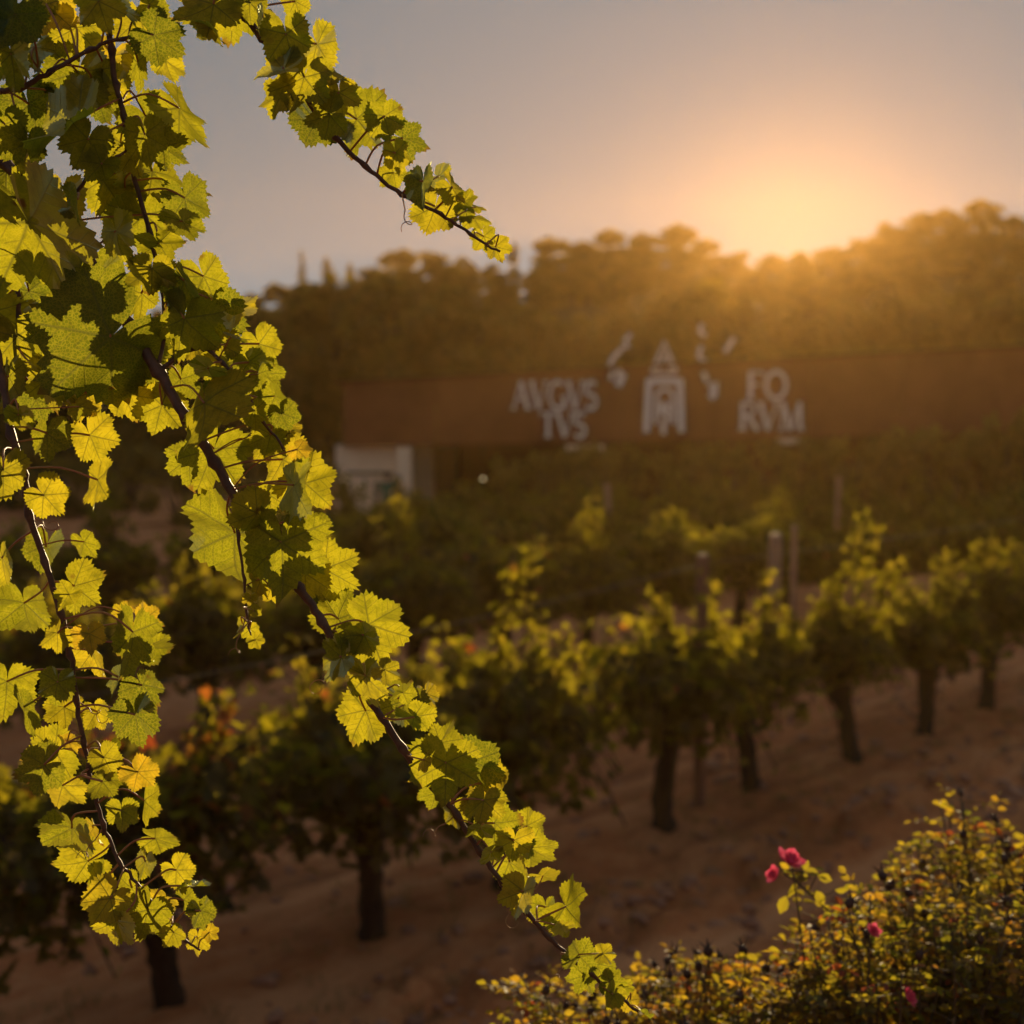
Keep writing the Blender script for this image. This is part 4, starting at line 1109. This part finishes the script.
def bloom(parent, c, s, seed, label, tilt):
    m = MB(); r = random.Random(seed)
    for ring, (n_, rad, op) in enumerate(((5, 1.0, .95), (5, .78, .62), (4, .52, .3), (3, .32, .12))):
        for k in range(n_):
            a = 6.283 * k / n_ + ring * .6; base = len(m.v); N = 5
            for j in range(N + 1):
                t = j / N; out = rad * s * (.1 + op * t + .15 * math.sin(t * 3.1)); z = s * (.15 + .85 * t * (1.15 - op * .55))
                w = s * rad * .62 * math.sin(math.pi * min(1, .12 + t * .72)) 
                for i in (-1, -.5, 0, .5, 1):
                    aa = a + i * w / max(out, s * .25) * .9
                    m.v.append(Vector((math.cos(aa) * out * (1 - .08 * abs(i)), math.sin(aa) * out * (1 - .08 * abs(i)), z + r.uniform(-.03, .03) * s - .10 * s * abs(i) * t)))
            for j in range(N):
                for i in range(4):
                    q = base + j * 5 + i; m.face([q, q + 1, q + 6, q + 5], r.random())
    M3 = Matrix.Rotation(tilt[0], 3, 'X') @ Matrix.Rotation(tilt[1], 3, 'Y')
    m.v = [M3 @ p for p in m.v]
    o = obj('bloom', m.mesh('bloom', M['petal'], True), parent, c - parent.location); o['label'] = label
    return o
def rose_bush(base, tips, seed, label, hips, tintmu=.45, side=1.0, inner=0):
    r = random.Random(seed)
    z = H(base[0], base[1]); e = empty('rose_bush', (base[0], base[1], z)); tag(e, label, 'rose bush', 'rose bushes in the bottom right corner')
    B = Vector((base[0], base[1], z)); st_ = MB(); fo = MB(); ends = []
    for tip in tips:
        T = tip - B
        root = Vector((r.gauss(0, .05), r.gauss(0, .05), -.03)) + Vector((T.x * .35, T.y * .35, 0))
        mid = root.lerp(T, .5) + Vector((r.gauss(0, .03), r.gauss(0, .03), .05))
        pts = smooth_path([root, mid, T], 6)
        st_.tube(pts, [.0042 - .0028 * i / len(pts) for i in range(len(pts))], 5)
        ends.append(pts)
        nn = 18
        for j in range(nn):
            t = .28 + .72 * (j + r.random()) / nn; f = t * (len(pts) - 1); i0 = min(int(f), len(pts) - 2); p = pts[i0].lerp(pts[i0 + 1], f - i0)
            a = r.uniform(0, 6.283); L = r.uniform(.05, .085); d = Vector((math.cos(a), math.sin(a), r.uniform(-.2, .55))).normalized()
            st_.tube([p, p + d * L], [.0011, .0006], 3, cap=False)
            base_t = min(1, max(0, r.gauss(tintmu, .26)))
            s = r.uniform(.015, .026) * side
            sd_ = d.cross(Vector((0, 0, 1))).normalized(); upn = sd_.cross(d)
            for k, (tt, sg) in enumerate(((.45, 1), (.45, -1), (.8, 1), (.8, -1), (1, 0))):
                dirv = (d * (.5 if sg else 1) + sd_ * sg + Vector((0, 0, r.uniform(-.3, .2)))).normalized()
                yx = dirv; zx = (upn + Vector((r.gauss(0, .9), r.gauss(0, .9), r.gauss(0, .9)))); xx = yx.cross(zx).normalized(); zx = xx.cross(yx)
                rose_leaflet(fo, p + d * L * tt, s, Matrix((xx, yx, zx)).transposed(), min(1, max(0, base_t + r.gauss(0, .08))))
    obj('stem', st_.mesh('stem', M['stem'], True), e); obj('foliage', fo.mesh('foliage', M['rose_leaf']), e)
    for k in range(hips):
        pts = ends[k % len(ends)]
        p = pts[-1] if k < len(ends) else pts[-2] + Vector((r.gauss(0, .025), r.gauss(0, .025), r.uniform(0, .03)))
        s = r.uniform(.9, 1.5)
        obj('rose_hip', HIP, e, p, (r.gauss(0, .4), r.gauss(0, .4), r.uniform(0, 6)), (s, s, s))
    return e
rr = random.Random(21)
def tips_under(profile, n, Y0, Y1, pxa, pxb, depthpx=160):
    out = []
    for i in range(n):
        px = rr.uniform(pxa, pxb); top = lerp_list(profile, px)
        py = top + 4 + (rr.random() ** 1.6) * depthpx
        Y = rr.uniform(Y0, Y1) - .0012 * (py - top)
        out.append(P(px, py, Y))
    return out
prof_low = [(515, 972), (530, 975), (560, 1000), (600, 995), (640, 975), (665, 948), (700, 952), (745, 950), (770, 975), (800, 950), (830, 930)]
prof_mid = [(760, 975), (800, 930), (840, 915), (862, 880), (900, 872), (950, 880), (1000, 890), (1060, 880)]
prof_high = [(855, 900), (885, 868), (915, 838), (940, 800), (962, 785), (985, 800), (1010, 835), (1024, 830), (1070, 800), (1140, 800)]
tl = tips_under(prof_low, 110, 2.55, 2.95, 515, 830, 120) + [P(522, 975, 2.7), P(515, 985, 2.7), P(538, 992, 2.65)]
rose_bush((.42, 2.75), tl, 1, 'low rose bush with orange tinged leaves and dark hips at the bottom centre', 60, .56)
tm = tips_under(prof_mid, 150, 2.5, 2.85, 770, 1060, 150)
bush = rose_bush((.78, 2.72), tm + [P(792, 862, 2.6)], 2, 'rose bush carrying the pink blooms', 36, .46)
th = tips_under(prof_high, 150, 2.95, 3.3, 870, 1140, 190)
rose_bush((1.1, 3.12), th, 3, 'taller rose bush behind, at the right edge', 40, .50, 1.0)
bloom(bush, P(788, 864, 2.6), .027, 5, 'upper pink bloom, wide open', (.35, .35))
bloom(bush, P(776, 876, 2.59), .017, 6, 'lower pink bloom drooping to the left', (.6, -.9))
bloom(bush, P(872, 932, 2.45), .014, 7, 'small red bloom deep in the leaves', (.7, .4))
bloom(bush, P(905, 998, 2.4), .019, 8, 'faded pink bloom at the bottom edge', (.6, .9))
m = MB()
tw = [P(783, 873, 2.6), P(800, 885, 2.6), P(822, 905, 2.62), P(850, 935, 2.64), P(880, 1000, 2.68)]
m.tube([p - bush.location for p in smooth_path(tw, 5)], .0022, 6)
m2 = MB()
for px, py, s, a in ((812, 872, .03, 10), (825, 878, .03, 20), (802, 878, .028, 170), (792, 890, .034, 110), (783, 905, .036, 110), (820, 898, .032, 60), (842, 890, .026, 0), (806, 865, .02, 300)):
    a = R(a); right = Vector((1, 0, 0)); upv = Vector((0, sp, cp)); yx = right * math.cos(a) - upv * math.sin(a); zx = Vector((0, -cp, sp)); xx = yx.cross(zx)
    c = P(px, py, 2.6) - bush.location
    rose_leaflet(m2, c - yx * s * .5, s, Matrix((xx, yx, zx)).transposed() @ Matrix.Rotation(rr.gauss(0, .5), 3, 'Y'), .25)
    m.tube([c - yx * s * .5, min((p - bush.location for p in smooth_path(tw, 5)), key=lambda q: (q - c).length)], .0011, 4)
o = obj('flower_stem', m.mesh('flower_stem', M['stem'], True), bush); obj('stem_leaves', m2.mesh('stem_leaves', M['rose_leaf']), o)

# ------------------------------------------------------------------ haze
hz = MB(); hz.box((0, 61, 7.5), (330, 184, 21.6))
b = NB('haze_air'); add = b.n('ShaderNodeAddShader')
for k, (dens, g_) in enumerate(((.00041, .64), (.000036, .90))):     # fine dust: one broad and one strongly forward scattering share
    v = b.n('ShaderNodeVolumePrincipled')
    v.inputs['Color'].default_value = (1.0, .56, .17, 1) if k == 0 else (1.0, .72, .34, 1)
    v.inputs['Density'].default_value = dens
    v.inputs['Anisotropy'].default_value = g_
    b.l(v.outputs[0], add.inputs[k])
b.l(add.outputs[0], b.out.inputs['Volume'])
tag(obj('haze', hz.mesh('haze', b.m)), 'warm golden haze in the evening air', kind='stuff')
